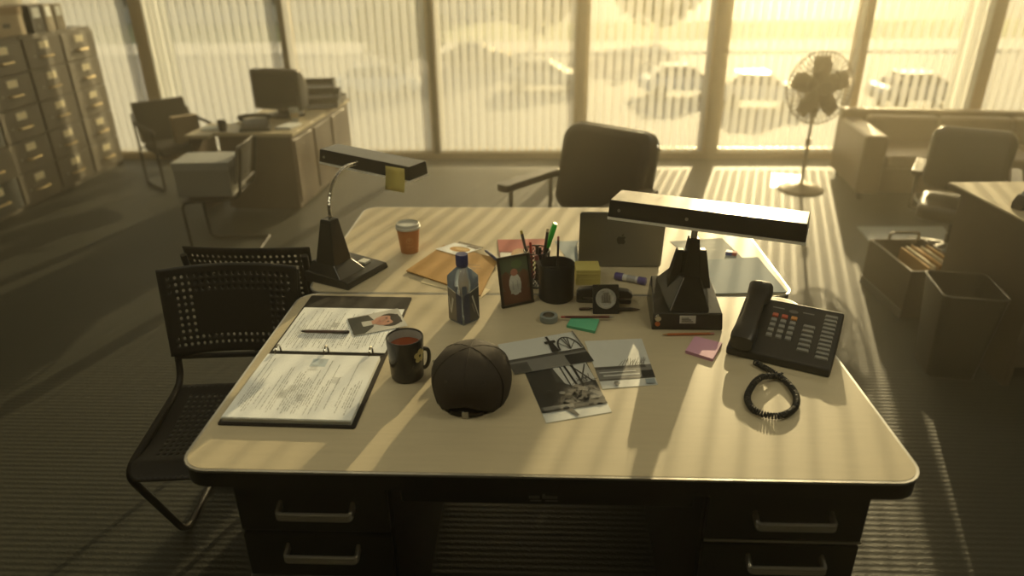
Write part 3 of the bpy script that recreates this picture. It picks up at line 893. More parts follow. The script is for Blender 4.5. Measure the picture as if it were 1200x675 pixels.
# ================================================================== FAR-DESK PAPERS
z2 = D
env = card('envelope', 'brown manila envelope lying under a photo card on the far desk', 'envelope', [(476, 318), (563, 347.5), (584, 304), (520, 288)], z2 + .004,
           [((.30, .18, .07), ln((.62, .62), (.80, .68), .03)), ((.30, .18, .07), ln((.66, .54), (.84, .62), .02)), ((.28, .17, .07), ell(.72, .55, .05, .04)), ((.42, .26, .10), ln((0, .5), (1, .52), .006))], MANILA, .004)
card('folded_letter', 'cream sheet of paper peeking out beneath the manila envelope', 'paper', [(493, 331), (563, 350), (575, 340), (505, 318)], z2 + .0005, [], CREAM, .0012)
card('photo_card', 'white photo card with a golden shape on top of the envelope', 'photograph', [(510, 292), (538, 300), (565, 291), (533, 284.5)], z2 + .0092,
     [((.48, .27, .08), ell(.58, .5, .34, .26)), ((.70, .50, .22), ell(.62, .55, .22, .13)), ((.14, .10, .07), [(.5, .88), (.95, .78), (.98, .98), (.55, .98)])], WHITE)
card('photo_card', 'dark brown photo card half hidden behind the white one', 'photograph', [(535, 287), (562, 293), (567, 290), (538, 283)], z2 + .0086, [((.20, .17, .12), rc(.05, .1, .95, .9))], ink(.12, .10, .07))
card('magazine', 'red covered magazine lying behind the pen cups', 'magazine', [(590, 338), (642, 337), (640, 281), (583, 282)], z2 + .0005,
     [((.36, .06, .05), rc(0, .72, 1, 1)), ((.80, .78, .72), [(.0, .35), (.24, .38), (.30, .68), (.02, .70)]), ((.42, .25, .12), ell(.44, .62, .20, .16)), ((.60, .42, .30), ell(.46, .56, .13, .12)), ((.30, .30, .10), rc(.55, .3, .9, .5))], ink(.20, .04, .04), .004)
BLUEPEN = mat('pen_navy', (.02, .03, .14), .35)
pen('ballpoint_pen', 'navy blue pen lying between envelope and picture frame', at(585, 306, z2 + .014), at(568, 293, z2 + .014), .005, [BLUEPEN, BLUEPEN, BLUEPEN])
card('loose_sheet', 'pale blue sheet of paper beside the laptop lid', 'paper', [(668, 309), (692, 311), (690, 282), (650, 283)], z2 + .0004, [], BLUEP)
card('loose_sheet', 'pale printed sheet lying behind the right lamp', 'paper', [(815, 308), (872, 304), (846, 279), (785, 283)], z2 + .0004,
     [((.45, .46, .44), ln((.1, .8), (.8, .8), .02)), ((.45, .46, .44), ln((.1, .65), (.7, .65), .02)), ((.45, .46, .44), ln((.1, .5), (.75, .5), .02))], GREYP)
card('folder', 'pale blue-grey folder at the near right corner of the far desk', 'folder', [(838, 345), (922, 343), (888, 302), (818, 306)], z2 + .0016, [((.40, .46, .48), ln((.02, .02), (.02, .98), .01))], BLUEP, .003)
e = thing('eraser', 'small red and blue eraser beside the blue-grey folder', 'eraser', at(857, 298.5, z2 + .0014), rad(-20))
obj('rubber', MB().box(-.018, .018, -.009, .009, 0, .012), mat('eraser_red', (.55, .14, .12), .6), e, bevel=.002)
obj('sleeve', MB().box(-.019, .002, -.0095, .0095, -.0002, .0125), mat('sleeve_blue', (.10, .12, .38), .5), e)

# ================================================================== PICTURE FRAME
pf = thing('picture_frame', 'black picture frame with a photo of a pale figure', 'picture frame', (-.068, 1.884, D), math.atan2(.053, .082) - rad(6))
FM = Matrix.Rotation(rad(90 - 14), 4, 'X')
w, h = .104, .152
f = MB(); f.M = FM
f.box(-w / 2, w / 2, 0, .007, 0, .009).box(-w / 2, w / 2, h - .007, h, 0, .009).box(-w / 2, -w / 2 + .007, .007, h - .007, 0, .009).box(w / 2 - .007, w / 2, .007, h - .007, 0, .009)
obj('moulding', f, mat('frame_black', (.035, .026, .018), .35), pf, bevel=.0015)
pic = MB(); pic.M = FM
pic.box(-w / 2 + .005, w / 2 - .005, .005, h - .005, .001, .004, 0)
def pp(pts, m, e): pic.poly([(-w / 2 + .007 + u * (w - .014), .007 + v * (h - .014), .0042 + e) for u, v in pts], m)
pp(rc(0, .68, 1, 1), 1, .0001); pp(rc(0, 0, 1, .30), 2, .0001); pp(ell(.18, .5, .14, .22), 2, .0002); pp(ell(.82, .5, .16, .22), 2, .0002)
pp(ell(.6, .85, .2, .1), 3, .0002); pp(ell(.48, .42, .22, .24), 4, .0003); pp(rc(.30, .22, .66, .42), 4, .0003); pp(ell(.48, .68, .13, .08), 5, .0004); pp(rc(.38, .30, .42, .5), 6, .0005); pp(rc(.55, .30, .58, .5), 6, .0005)
obj('photo', pic, [ink(.16, .11, .07), ink(.10, .13, .08), ink(.15, .07, .04), ink(.12, .18, .08), ink(.62, .63, .58), ink(.45, .20, .14), ink(.46, .46, .44)], pf, normals=False)
bk = MB(); bk.M = FM; bk.box(-w / 2 + .003, w / 2 - .003, .003, h - .003, -.002, .001)
obj('backing', bk, BLACKP, pf)
obj('stand', MB().hexa([(-.022, .062, 0), (.022, .062, 0), (.022, .066, 0), (-.022, .066, 0)], [(-.014, .026, .10), (.014, .026, .10), (.014, .030, .10), (-.014, .030, .10)]), BLACKP, pf)

# ================================================================== PEN CUPS
OX, OY = .048, 1.940
og = thing('pen_holder', 'solid black round pen holder with dividers, right of the picture frame', 'pen holder', (OX, OY, D), 0)
obj('cup', MB().lathe([(0, 0), (.050, 0), (.053, .003), (.054, .112), (.0525, .114), (.051, .112), (.050, .005), (0, .005)], 40), BLACKP, og)
obj('divider', MB().box(-.050, .050, -.001, .001, .005, .100), BLACKP, og)
obj('divider', MB().box(-.001, .001, .001, .050, .005, .106), BLACKP, og)
pen('pencil', 'dark pencil with pink eraser standing in the solid black pen holder', (OX + .004, OY + .03, D + .175), (OX + .002, OY + .015, D + .008), .0035, [mat('pencil_dark', (.06, .045, .035), .4), WOODP, mat('eraser_pink', (.55, .25, .22), .7)], 'pencil', kind='pencil')
pen('marker_pen', 'grey pen leaning out of the left of the solid black holder', (OX - .062, OY - .006, D + .137), (OX - .018, OY - .010, D + .012), .006, [mat('pen_grey', (.20, .19, .17), .4), STEEL, mat('pen_maroon', (.22, .06, .05), .4)])
MX, MY = -.012, 2.03
mc = thing('pen_cup', 'black wire mesh pen cup full of pencils', 'pen cup', (MX, MY, D), 0)
ms = MB(); nn, rows = 22, 14; hC = .118
vs = []; fs = []
for k in range(rows + 1):
    for i in range(nn):
        t = 2 * PI * (i + .5 * (k % 2)) / nn; R = .034 + .006 * k / rows
        vs.append((R * math.cos(t), R * math.sin(t), .004 + (hC - .006) * k / rows))
for k in range(0, rows - 1):
    for i in range(nn):
        o_ = k % 2
        a = k * nn + i; b_ = (k + 1) * nn + (i + o_) % nn; c_ = (k + 2) * nn + i if k + 2 <= rows else None; d_ = (k + 1) * nn + (i - 1 + o_) % nn
        if c_ is not None: fs.append((a, b_, c_, d_))
ms.add(vs, fs)
obj('mesh_wall', ms, BLACKP, mc, wire=.0032, normals=False)
obj('rim', MB().tube([(.0402 * math.cos(t), .0402 * math.sin(t), hC) for t in [2 * PI * i / 32 for i in range(32)]], .0022, 8, closed=True), BLACKP, mc)
obj('cup_base', MB().lathe([(0, 0), (.034, 0), (.035, .006), (0, .006)], 32), BLACKP, mc)


def incup(a, lean, top, name, label, r, mats, kind, cat):
    p1 = Vector((MX + .013 * math.cos(a), MY + .013 * math.sin(a), D + .012))
    q = Vector((MX + lean * math.cos(a), MY + lean * math.sin(a), D + top))
    pen(name, label, q, p1, r, mats, cat, None, kind=kind)


incup(rad(160), .050, .165, 'pencil', 'black pencil with yellow end at the left of the mesh cup', .0045, [mat('pencil_slate', (.05, .05, .06), .4), WOODP, mat('yellow_end', (.5, .38, .06), .5)], 'pencil', 'pencil')
incup(rad(205), .022, .145, 'ballpoint_pen', 'slim red pen standing in the mesh cup', .0036, [mat('pen_red', (.42, .05, .03), .4), STEEL, mat('pen_red', (.42, .05, .03), .4)], 'pen', 'pen')
incup(rad(-28), .036, .185, 'pencil', 'tall dark pencil with pale point in the mesh cup', .0045, [mat('pencil_dark', (.06, .045, .035), .4), WOODP, CREAM], 'pencil', 'pencil')
incup(rad(-70), .030, .135, 'ballpoint_pen', 'short black pen standing at the right of the mesh cup', .0045, [PENBLK, STEEL, PENBLK], 'pen', 'pen')
incup(rad(90), .018, .125, 'ballpoint_pen', 'black pen standing at the back of the mesh cup', .005, [PENBLK, STEEL, PENBLK], 'pen', 'pen')
gh = MB()
p0 = Vector((.030, 2.035, D + .02)); p1 = Vector((.062, 2.035, D + .20))
ght = thing('highlighter', 'bright green highlighter standing tall between the two pen holders', 'highlighter', (MX - .004, MY + .006, D + .012), 0)
qd = Vector((.058, .004, .185)).normalized()
ght.rotation_euler = qd.to_track_quat('Z', 'Y').to_euler()
obj('barrel', MB().lathe([(0, 0), (.006, .002), (.0065, .10), (.0065, .118)], 16), BLACKP, ght)
obj('cap', MB().loft([[(x * s_, y * s_ * .7, z) for x, y in rrect(-.0125, .0125, -.011, .011, .005)] for z, s_ in ((.118, .75), (.125, .95), (.19, .95), (.20, .8))], 0, True, True), mat('green_plastic', (.05, .60, .06), .35), ght)

# ================================================================== SMALL THINGS
cu = thing('note_cube', 'block of yellow sticky notes behind the black pen holder', 'sticky notes', at(689, 334, D), rad(2))
cm = MB()
for k in range(9): cm.box(-.038 + random.uniform(-.0006, .0006), .038, .0 + random.uniform(-.0006, .0006), .076, k * .0056, k * .0056 + .0055)
obj('sheets', cm, mat('yellow_block', (.60, .52, .16), .7), cu)


def pad(name, label, px, z, th, col, mname):
    P = [at(x, y, z) for x, y in px]; c = sum(P, Vector()) / 4
    m = MB()
    n = max(2, int(th / .002))
    for k in range(n):
        j = random.uniform(-.0004, .0004)
        m.hexa([p + Vector((j, j, k * th / n)) for p in P], [p + Vector((j, j, (k + .95) * th / n)) for p in P])
    return tag(obj(name, m, mat(mname, col, .65), loc=c, normals=False), label, 'sticky notes')


pad('sticky_pad', 'green sticky note pad lying below the round medallion', [(664, 384), (697, 391), (702, 377), (670, 374)], D, .008, (.10, .46, .26), 'green_block')
pad('sticky_pad', 'pink sticky note pad between the photos and the telephone', [(803, 414), (835, 424), (846, 405), (814, 397)], D, .009, (.62, .33, .48), 'pink_block')
tr = thing('tape_roll', 'small grey roll of tape below the pen holder', 'tape', (.024, 1.785, D))
obj('core', MB().lathe([(.0155, 0), (.017, 0), (.017, .019), (.0155, .019), (.0155, 0)], 32), STEEL, tr)
obj('tape', MB().lathe([(.017, .001), (.025, .001), (.0255, .003), (.0255, .016), (.025, .018), (.017, .018), (.017, .001)], 32), mat('tape_grey', (.25, .28, .27), .35), tr)
gs = thing('glue_stick', 'white glue stick with purple ends lying before the laptop', 'glue stick', at(721, 323, D + .0125), 0)
g1 = at(757, 330, D + .0125) - at(721, 323, D + .0125); gl = g1.length
gs.rotation_euler = g1.to_track_quat('Z', 'Y').to_euler()
PURP = mat('purple_plastic', (.08, .06, .24), .4)
obj('body', MB().lathe([(.011, .020), (.011, gl - .020)], 24), mat('white_plastic', (.62, .62, .60), .4), gs)
obj('cap', MB().lathe([(0, 0), (.0115, .0), (.0125, .002), (.0125, .026), (.011, .027)], 24), PURP, gs)
obj('twist_base', MB().lathe([(.011, gl - .026), (.0125, gl - .025), (.0125, gl - .002), (.0115, gl), (0, gl)], 24), PURP, gs)
obj('printed_band', MB().lathe([(.01105, gl * .40), (.0112, gl * .41), (.0112, gl * .66), (.01105, gl * .67)], 24), mat('band_grey', (.36, .36, .38), .4), gs)
# medallion on a black upright block
md = thing('medallion_stand', 'silver round medallion on a black upright block', 'ornament', (.190, 1.846, D), rad(2))
MM = Matrix.Translation((0, -.02, .002)) @ Matrix.Rotation(rad(62), 4, 'X')
a_ = MB(); a_.M = MM; a_.box(-.038, .038, 0, .086, -.012, 0)
obj('block', a_, BLACKP, md, bevel=.003)
a_ = MB(); a_.M = MM @ Matrix.Translation((0, .044, 0)); a_.lathe([(0, .0006), (.022, .0006), (.024, .003), (.029, .003), (.030, .0)], 36)
mdl = obj('medallion', a_, mat('medal_silver', (.66, .66, .62), .4, .3, var=.25, scale=120), md)
a_ = MB(); a_.M = MM @ Matrix.Translation((0, .044, .001))
for x, y0, y1 in ((-.011, -.006, .010), (-.004, -.008, .014), (.003, -.008, .014), (.010, -.006, .010)): a_.box(x - .0022, x + .0022, y0, y1, 0, .0016)
a_.box(-.014, .014, -.011, -.0085, 0, .0014).box(-.009, .009, .015, .017, 0, .0014)
obj('relief', a_, STEEL, mdl)
obj('back_foot', MB().hexa([(-.03, -.012, 0), (.03, -.012, 0), (.03, .035, 0), (-.03, .035, 0)], [(-.03, .008, .045), (.03, .008, .045), (.03, .02, .045), (-.03, .02, .045)]), BLACKP, md, bevel=.002)
# small stapler behind it
sp = thing('stapler', 'black stapler lying behind the medallion block', 'stapler', (.190, 1.915, D), rad(-3))
obj('base', MB().prism(rrect(-.082, .082, -.018, .018, .010), 0, .010), BLACKP, sp, bevel=.002)
obj('arm', MB().loft([[(x, y, z) for y, z in ((-.015, .016), (.015, .016), (.014, hh2), (-.014, hh2))] for x, hh2 in ((-.078, .040), (-.04, .046), (.03, .044), (.07, .040), (.084, .030))], 0, False), BLACKP, sp, bevel=.005)
obj('magazine', MB().box(-.07, .082, -.010, .010, .0102, .0158), STEEL, sp)
obj('hinge', MB().box(-.082, -.062, -.017, .017, .009, .030), BLACKP, sp, bevel=.003)
pen('fountain_pen', 'thick black pen lying right of the medallion block', at(712, 362.5, D + .006), at(750, 362.5, D + .006), .0058, [PENBLK, PENBR, PENBLK], tip=.024)
pen('pencil', 'dark red pencil lying above the green sticky pad', at(662, 371.5, D + .0115), at(720, 371.5, D + .0115), .0036, [mat('pencil_maroon', (.14, .035, .03), .4), STEEL, mat('eraser_red2', (.4, .08, .06), .6)], 'pencil', kind='pencil')
pen('ballpoint_pen', 'thin brown pen lying left of the medallion block', at(680, 362, D + .005), at(696, 361.5, D + .005), .004, [PENBR, PENBLK, PENBR])

# ================================================================== CHAIRS
STEELBLK = mat('perforated_black_steel', (.014, .012, .010), .5, spec=.3)


def perforated(mb, nu, nv, hole, P, hr=.25):
    """A sheet over the unit square mapped by P(u, v); hole(i, j) opens an octagonal hole in that cell."""
    for i in range(nu):
        for j in range(nv):
            u0, v0, du, dv = i / nu, j / nv, 1 / nu, 1 / nv
            if hole(i, j):
                outer = [(1, .5), (1, 1), (.5, 1), (0, 1), (0, .5), (0, 0), (.5, 0), (1, 0)]
                inn = [(.5 + hr * math.cos(t), .5 + hr * math.sin(t)) for t in [2 * PI * k / 8 for k in range(8)]]
                vs = [P(u0 + a * du, v0 + b * dv) for a, b in outer] + [P(u0 + a * du, v0 + b * dv) for a, b in inn]
                mb.add(vs, [(k, (k + 1) % 8, 8 + (k + 1) % 8, 8 + k) for k in range(8)], 0, True)
            else:
                q = [(0, 0), (.5, 0), (1, 0), (1, .5), (1, 1), (.5, 1), (0, 1), (0, .5)]
                mb.add([P(u0 + a * du, v0 + b * dv) for a, b in q], [tuple(range(8))], 0, True)
    return mb


def visitor_chair(name, label, loc, rot, scale=1.0, fy_=-.20):
    """A perforated steel chair; it faces local -y, its back stands at y = 0."""
    r = thing(name, label, 'chair', loc, rot, None, scale)
    w = .208
    def PB(u, v):
        x = (u - .5) * 2 * (w - .006 + .012 * v); y = .055 * v + .03 - .03 * (2 * u - 1) ** 2 - .03
        return (x, y + .02, .555 + .275 * v + .006 * (1 - (2 * u - 1) ** 2) * v)
    def hb(i, j):
        if j < 1 or j > 11 or i < 1 or i > 20: return False
        return i in (2, 3, 4, 17, 18, 19) or j in (1, 2, 9, 10, 11)
    obj('backrest', perforated(MB(), 22, 13, hb, PB), STEELBLK, r, solid=.004)
    def PS(u, v):
        x = (u - .5) * 2 * w * (1 - .05 * v - .16 * max(0, (v - .82) / .18) ** 3); y = -.02 - .42 * v
        z = .455 - .03 * math.sin(PI * v * .9) * 1 + (.0 if v < .85 else -.09 * (v - .85) ** 1 * 2)
        return (x, y, z)
    def hs_(i, j): return 3 <= i <= 18 and 2 <= j <= 15
    obj('seat', perforated(MB(), 22, 20, hs_, PS), STEELBLK, r, solid=.004)
    for s in (-1, 1):
        x = s * (w - .012)
        pts = fillet([(x * 1.03, .072, .81), (x, .005, .45), (x, -.415, .425), (x, fy_, .012), (x, .06, .012)], .06)
        obj('side_frame', MB().tube(pts, .011, 10), STEELBLK, r)
    obj('cross_tube', MB().tube([(-w + .012, .055, .012), (w - .012, .055, .012)], .0105, 10), STEELBLK, r)
    obj('cross_bar', MB().tube([(-w + .012, .018, .54), (w - .012, .018, .54)], .009, 8), STEELBLK, r)
    return r


visitor_chair('visitor_chair', 'black perforated steel chair nearest the camera, beside the binder', (-.962, 1.905, 0), rad(5))
visitor_chair('visitor_chair', 'black perforated steel chair behind the nearest one, beside the gooseneck lamp', (-.975, 2.175, 0), rad(180))


def exec_chair(name, label, loc, rot, scale):
    """Faces local -y."""
    r = thing(name, label, 'chair', loc, rot, None, scale)
    bk = MB(); bk.M = Matrix.Translation((0, .22, .50)) @ Matrix.Rotation(rad(90 - 12), 4, 'X')
    pts = rrect(-.29, .29, 0, .50, .09, 8)
    for z0, z1 in ((-.05, .05),):
        loops = []
        for z, ins in ((-.06, .035), (-.05, .008), (-.02, 0), (.03, 0), (.055, .012), (.066, .05)):
            loops.append([(x * (1 - ins / .29), .25 + (y - .25) * (1 - ins / .25), z - .05 * (x / .29) ** 2 * -1) for x, y in pts])
        bk.loft(loops, 0, True, True)
    obj('backrest', bk, LEATHER, r, auto=60)
    trm = MB(); trm.M = Matrix.Translation((0, .22, .50)) @ Matrix.Rotation(rad(90 - 12), 4, 'X')
    trm.tube([(x * 1.012, .25 + (y - .25) * 1.012, -.012 + .05 * (x / .29) ** 2) for x, y in pts], .006, 6, closed=True)
    obj('edge_trim', trm, CHROME, r)
    se = MB(); pts = rrect(-.27, .27, -.28, .24, .07, 6)
    loops = [[(x * k, y * k, z) for x, y in pts] for z, k in ((.36, .94), (.375, 1), (.44, 1), (.465, .96), (.475, .85))]
    se.loft(loops, 0, True, True)
    obj('seat', se, LEATHER, r, auto=60)
    for s in (-1, 1):
        o = obj('armrest', MB().prism(rrect(s * .325 - .042, s * .325 + .042, -.27, .20, .03), .70, .74), LEATHER, r, bevel=.008, seg=3)
        obj('arm_post', MB().tube(fillet([(s * .325, -.19, .71), (s * .325, -.19, .40), (s * .25, -.05, .385)], .06), .012, 8).tube(fillet([(s * .325, .15, .71), (s * .325, .15, .42), (s * .25, .05, .385)], .06), .012, 8), CHROME, o)
    obj('column', MB().lathe([(.03, .09), (.03, .2), (.02, .2), (.02, .36), (.09, .36), (.09, .375), (0, .375)], 20), BLACKP, r)
    for k in range(5):
        a = 2 * PI * k / 5 + .3; c, s = math.cos(a), math.sin(a)
        lg = obj('leg', MB().hexa([(.02 * c - .02 * s, .02 * s + .02 * c, .085), (.30 * c - .014 * s, .30 * s + .014 * c, .06), (.30 * c + .014 * s, .30 * s - .014 * c, .06), (.02 * c + .02 * s, .02 * s - .02 * c, .085)],
                 [(.02 * c - .02 * s, .02 * s + .02 * c, .125), (.30 * c - .012 * s, .30 * s + .012 * c, .085), (.30 * c + .012 * s, .30 * s - .012 * c, .085), (.02 * c + .02 * s, .02 * s - .02 * c, .125)]), STEEL, r, bevel=.004)
        cw = MB(); cw.M = Matrix.Translation((.29 * c, .29 * s, .03)) @ Matrix.Rotation(a, 4, 'Z') @ Matrix.Rotation(PI / 2, 4, 'X')
        cw.lathe([(0, -.02), (.028, -.018), (.03, 0), (.028, .018), (0, .02)], 16)
        obj('caster', cw, BLACKP, lg)
    return r


exec_chair('executive_chair', 'dark leather executive chair with flat arms behind the far desk', (.19, 3.33, 0), rad(-40), .92)

# ================================================================== RIGHT SIDE
mt = card('chair_mat', 'pale blue-grey plastic chair mat on the carpet at the right', 'chair mat', [(1036, 304), (1130, 304), (1105, 266), (1004, 266)], .0005, [], mat('mat_plastic', (.34, .38, .38), .22, spec=.6), .004)
ch = exec_chair('executive_chair', 'dark rounded office chair at the right before the sofa', (2.47, 4.10, .006), rad(-30), .74)
rd = thing('walnut_desk', 'walnut desk with pale top cut off by the right edge', 'desk', (1.935, 2.61, 0), rad(2))
TZ = .715
obj('tabletop', MB().box(0, 1.5, 0, .67, TZ - .03, TZ), LAM, rd, bevel=.003)
obj('edge_band', MB().box(-.004, 1.504, -.004, .674, TZ - .028, TZ - .006), DESKB, rd)
obj('end_panel', MB().box(.05, .075, .03, .64, 0, TZ - .03), DESKB, rd)
obj('end_panel', MB().box(1.44, 1.465, .03, .64, 0, TZ - .03), DESKB, rd)
obj('back_panel', MB().box(.076, 1.44, .59, .61, .1, TZ - .03), DESKB, rd)
obj('drawer_unit', MB().box(.08, .46, .05, .58, .08, TZ - .031), DESKB, rd)
ob = thing('tape_dispenser', 'small dark tape dispenser at the right edge of the walnut desk', 'tape dispenser', at(1204, 243, TZ), rad(25))
obj('body', MB().loft([[(x, y, z) for x, z in ((-.075, 0), (.075, 0), (.07, .02), (.02, .055), (-.05, .06), (-.075, .03))] for y in (-.025, .025)], 0, False), BLACKP, ob, bevel=.006)
wt = MB(); wt.M = Matrix.Translation((-.02, 0, .05)) @ Matrix.Rotation(PI / 2, 4, 'X'); wt.lathe([(.012, -.011), (.032, -.011), (.032, .011), (.012, .011), (.012, -.011)], 24)
obj('tape_reel', wt, MATS['tape_grey'], ob)
# waste basket
wb = thing('waste_basket', 'dark square waste basket on the carpet beside the walnut desk', 'waste basket', (1.815, 2.80, 0), rad(-10))
outer0 = rrect(-.095, .095, -.105, .105, .03, 4); outer1 = rrect(-.125, .125, -.14, .14, .03, 4)
BASK = mat('basket_plastic', (.045, .038, .026), .35)
lo_ = [[(x, y, 0) for x, y in outer0], [(x, y, .40) for x, y in outer1]]
il = [[(x * .97, y * .97, .40) for x, y in outer1], [(x * .97, y * .97, .012) for x, y in outer0]]
obj('bin', MB().loft(lo_ + il, 0, True, True), BASK, wb, auto=40)
obj('rim', MB().tube([(x, y, .40) for x, y in outer1], .005, 8, closed=True), mat('basket_rim', (.10, .09, .07), .25), wb)
# crate of folders
fb = thing('file_box', 'dark open file box on the floor behind the waste basket', 'box', (1.835, 3.27, 0), rad(2))
BOXM = mat('dark_box', (.07, .05, .03), .5)
obj('shell', MB().box(0, .30, 0, .012, .02, .26).box(0, .30, .438, .45, .02, .26).box(0, .012, .012, .438, .02, .26).box(.288, .30, .012, .438, .02, .26).box(0, .3, 0, .45, .0, .02), BOXM, fb)
obj('kick_strip', MB().box(-.006, .0, .0, .45, 0, .045), mat('kick_metal', (.22, .21, .18), .3, .6), fb)
obj('carry_handle', MB().tube(fillet([(.10, .44, .25), (.10, .44, .30), (.26, .44, .30), (.26, .44, .25)], .03), .008, 8), CHROME, fb)
for k in range(7):
    x = .085 + k * .026
    f_ = MB(); f_.M = Matrix.Translation((1.835, 3.27, 0)) @ Matrix.Rotation(rad(2), 4, 'Z')
    hh3 = .270 + .006 * (k % 3)
    f_.hexa([(x, .02, .021), (x + .006, .02, .021), (x + .006, .30, .021), (x, .30, .021)], [(x + .008, .02, hh3), (x + .018, .02, hh3), (x + .018, .30, hh3), (x + .008, .30, hh3)])
    tag(obj('file_folder', f_, CREAM if k % 3 == 1 else MANILA, loc=(1.835 + x, 3.27, .021)), 'manila folder standing in the dark file box by the waste basket', 'folder', 'folders in the file box')

# sofa
sf = thing('sofa', 'tan leather sofa against the windows at the right', 'sofa', (2.36, 5.22, 0), rad(-7))
sf.scale = (1, 1, .82)
SW = 1.95
obj('base', MB().box(.0, SW, .05, .78, .07, .30), SOFA, sf, bevel=.02, seg=3)
for k in range(3):
    x0 = .17 + k * (SW - .34) / 3
    obj('seat_cushion', MB().box(x0 + .004, x0 + (SW - .34) / 3 - .004, .0, .58, .30, .42), SOFA, sf, bevel=.035, seg=4)
    obj('back_cushion', MB().hexa([(x0 + .004, .50, .40), (x0 + (SW - .34) / 3 - .004, .50, .40), (x0 + (SW - .34) / 3 - .004, .66, .40), (x0 + .004, .66, .40)], [(x0 + .004, .56, .64), (x0 + (SW - .34) / 3 - .004, .56, .64), (x0 + (SW - .34) / 3 - .004, .68, .64), (x0 + .004, .68, .64)]), SOFA, sf, bevel=.035, seg=4)
obj('back_frame', MB().box(.0, SW, .67, .80, .07, .68), SOFA, sf, bevel=.03, seg=4)
for s in (0, 1):
    x0 = s * (SW - .165)
    obj('arm', MB().box(x0, x0 + .165, -.02, .70, .07, .60), SOFA, sf, bevel=.03, seg=4)
for x in (.06, SW - .06):
    for y in (.06, .72): obj('foot', MB().lathe([(0, 0), (.02, 0), (.028, .07), (0, .07)], 12, (x, y, 0)), BLACKP, sf)

# fan
fx, fy = 2.06, 5.50
fn = thing('pedestal_fan', 'pedestal fan standing before the brightest window', 'fan', (fx, fy, 0), rad(10))
FANM = mat('fan_metal', (.24, .20, .14), .4, .4)
obj('floor_base', MB().lathe([(0, 0), (.17, 0), (.175, .008), (.15, .022), (.04, .035), (.02, .05), (0, .05)], 36), FANM, fn)
obj('pole', MB().lathe([(.014, .04), (.014, .36), (.020, .36), (.020, .41), (.011, .41), (.011, .56), (.026, .58), (.032, .68), (.026, .72)], 16), FANM, fn)
hz_ = .79
hM = Matrix.Translation((0, -.02, hz_)) @ Matrix.Rotation(PI / 2 - rad(4), 4, 'X')
mo = MB(); mo.M = hM; mo.lathe([(0, -.16), (.05, -.15), (.07, -.10), (.07, -.02), (.03, -.01), (.0, -.01)], 24)
obj('motor', mo, FANM, fn)
cg = MB(); cg.M = hM; FR = .262
for k in range(48):
    a = 2 * PI * k / 48; c, s = math.cos(a), math.sin(a)
    cg.tube([(.05 * c, .05 * s, .085), (.14 * c, .14 * s, .078), (FR * .95 * c, FR * .95 * s, .05), (FR * c, FR * s, .02), (FR * .95 * c, FR * .95 * s, -.01), (.14 * c, .14 * s, -.04), (.06 * c, .06 * s, -.045)], .0034, 4)
for rr_, zz in ((FR, .02), (.14, .078), (.05, .085), (.14, -.04)):
    cg.tube([(rr_ * math.cos(t), rr_ * math.sin(t), zz) for t in [2 * PI * i / 40 for i in range(40)]], .005, 5, closed=True)
obj('guard', cg, FANM, fn)
hb2 = MB(); hb2.M = hM; hb2.disc((0, 0, .088), .045, 20)
obj('badge', hb2, FANM, fn)
for k in range(5):
    bl_ = MB(); bl_.M = hM @ Matrix.Rotation(2 * PI * k / 5 + .32, 4, 'Z')
    bg = []
    for j in range(6):
        r_ = .03 + .20 * j / 5; wd = .022 + .062 * math.sin(PI * min(1, (j + .7) / 5.4) * .75)
        bg.append([(r_, -wd * .8, .03), (r_, 0, .018), (r_, wd * .8, .002)])
    for j in range(5):
        for q in range(2): bl_.add([bg[j][q], bg[j][q + 1], bg[j + 1][q + 1], bg[j + 1][q]], [(0, 1, 2, 3)], 0, True)
    obj('blade', bl_, mat('fan_blade', (.20, .16, .10), .35), fn, solid=.002)
hub = MB(); hub.M = hM; hub.lathe([(0, .05), (.028, .045), (.032, .0), (0, 0)], 20); obj('hub', hub, FANM, fn)
obj('control_box', MB().box(-.03, .03, -.025, .03, .60, .70), FANM, fn, bevel=.008)

# white sheet added to stand for the sun glint on the floor
card('floor_glint_sheet', 'glossy white sheet added for the sun glint beside the fan base', 'paper', [(903, 219), (946, 219), (939, 205), (905, 204)], .0008, [], mat('gloss_white', (.8, .78, .7), .25, spec=.8), .0015)

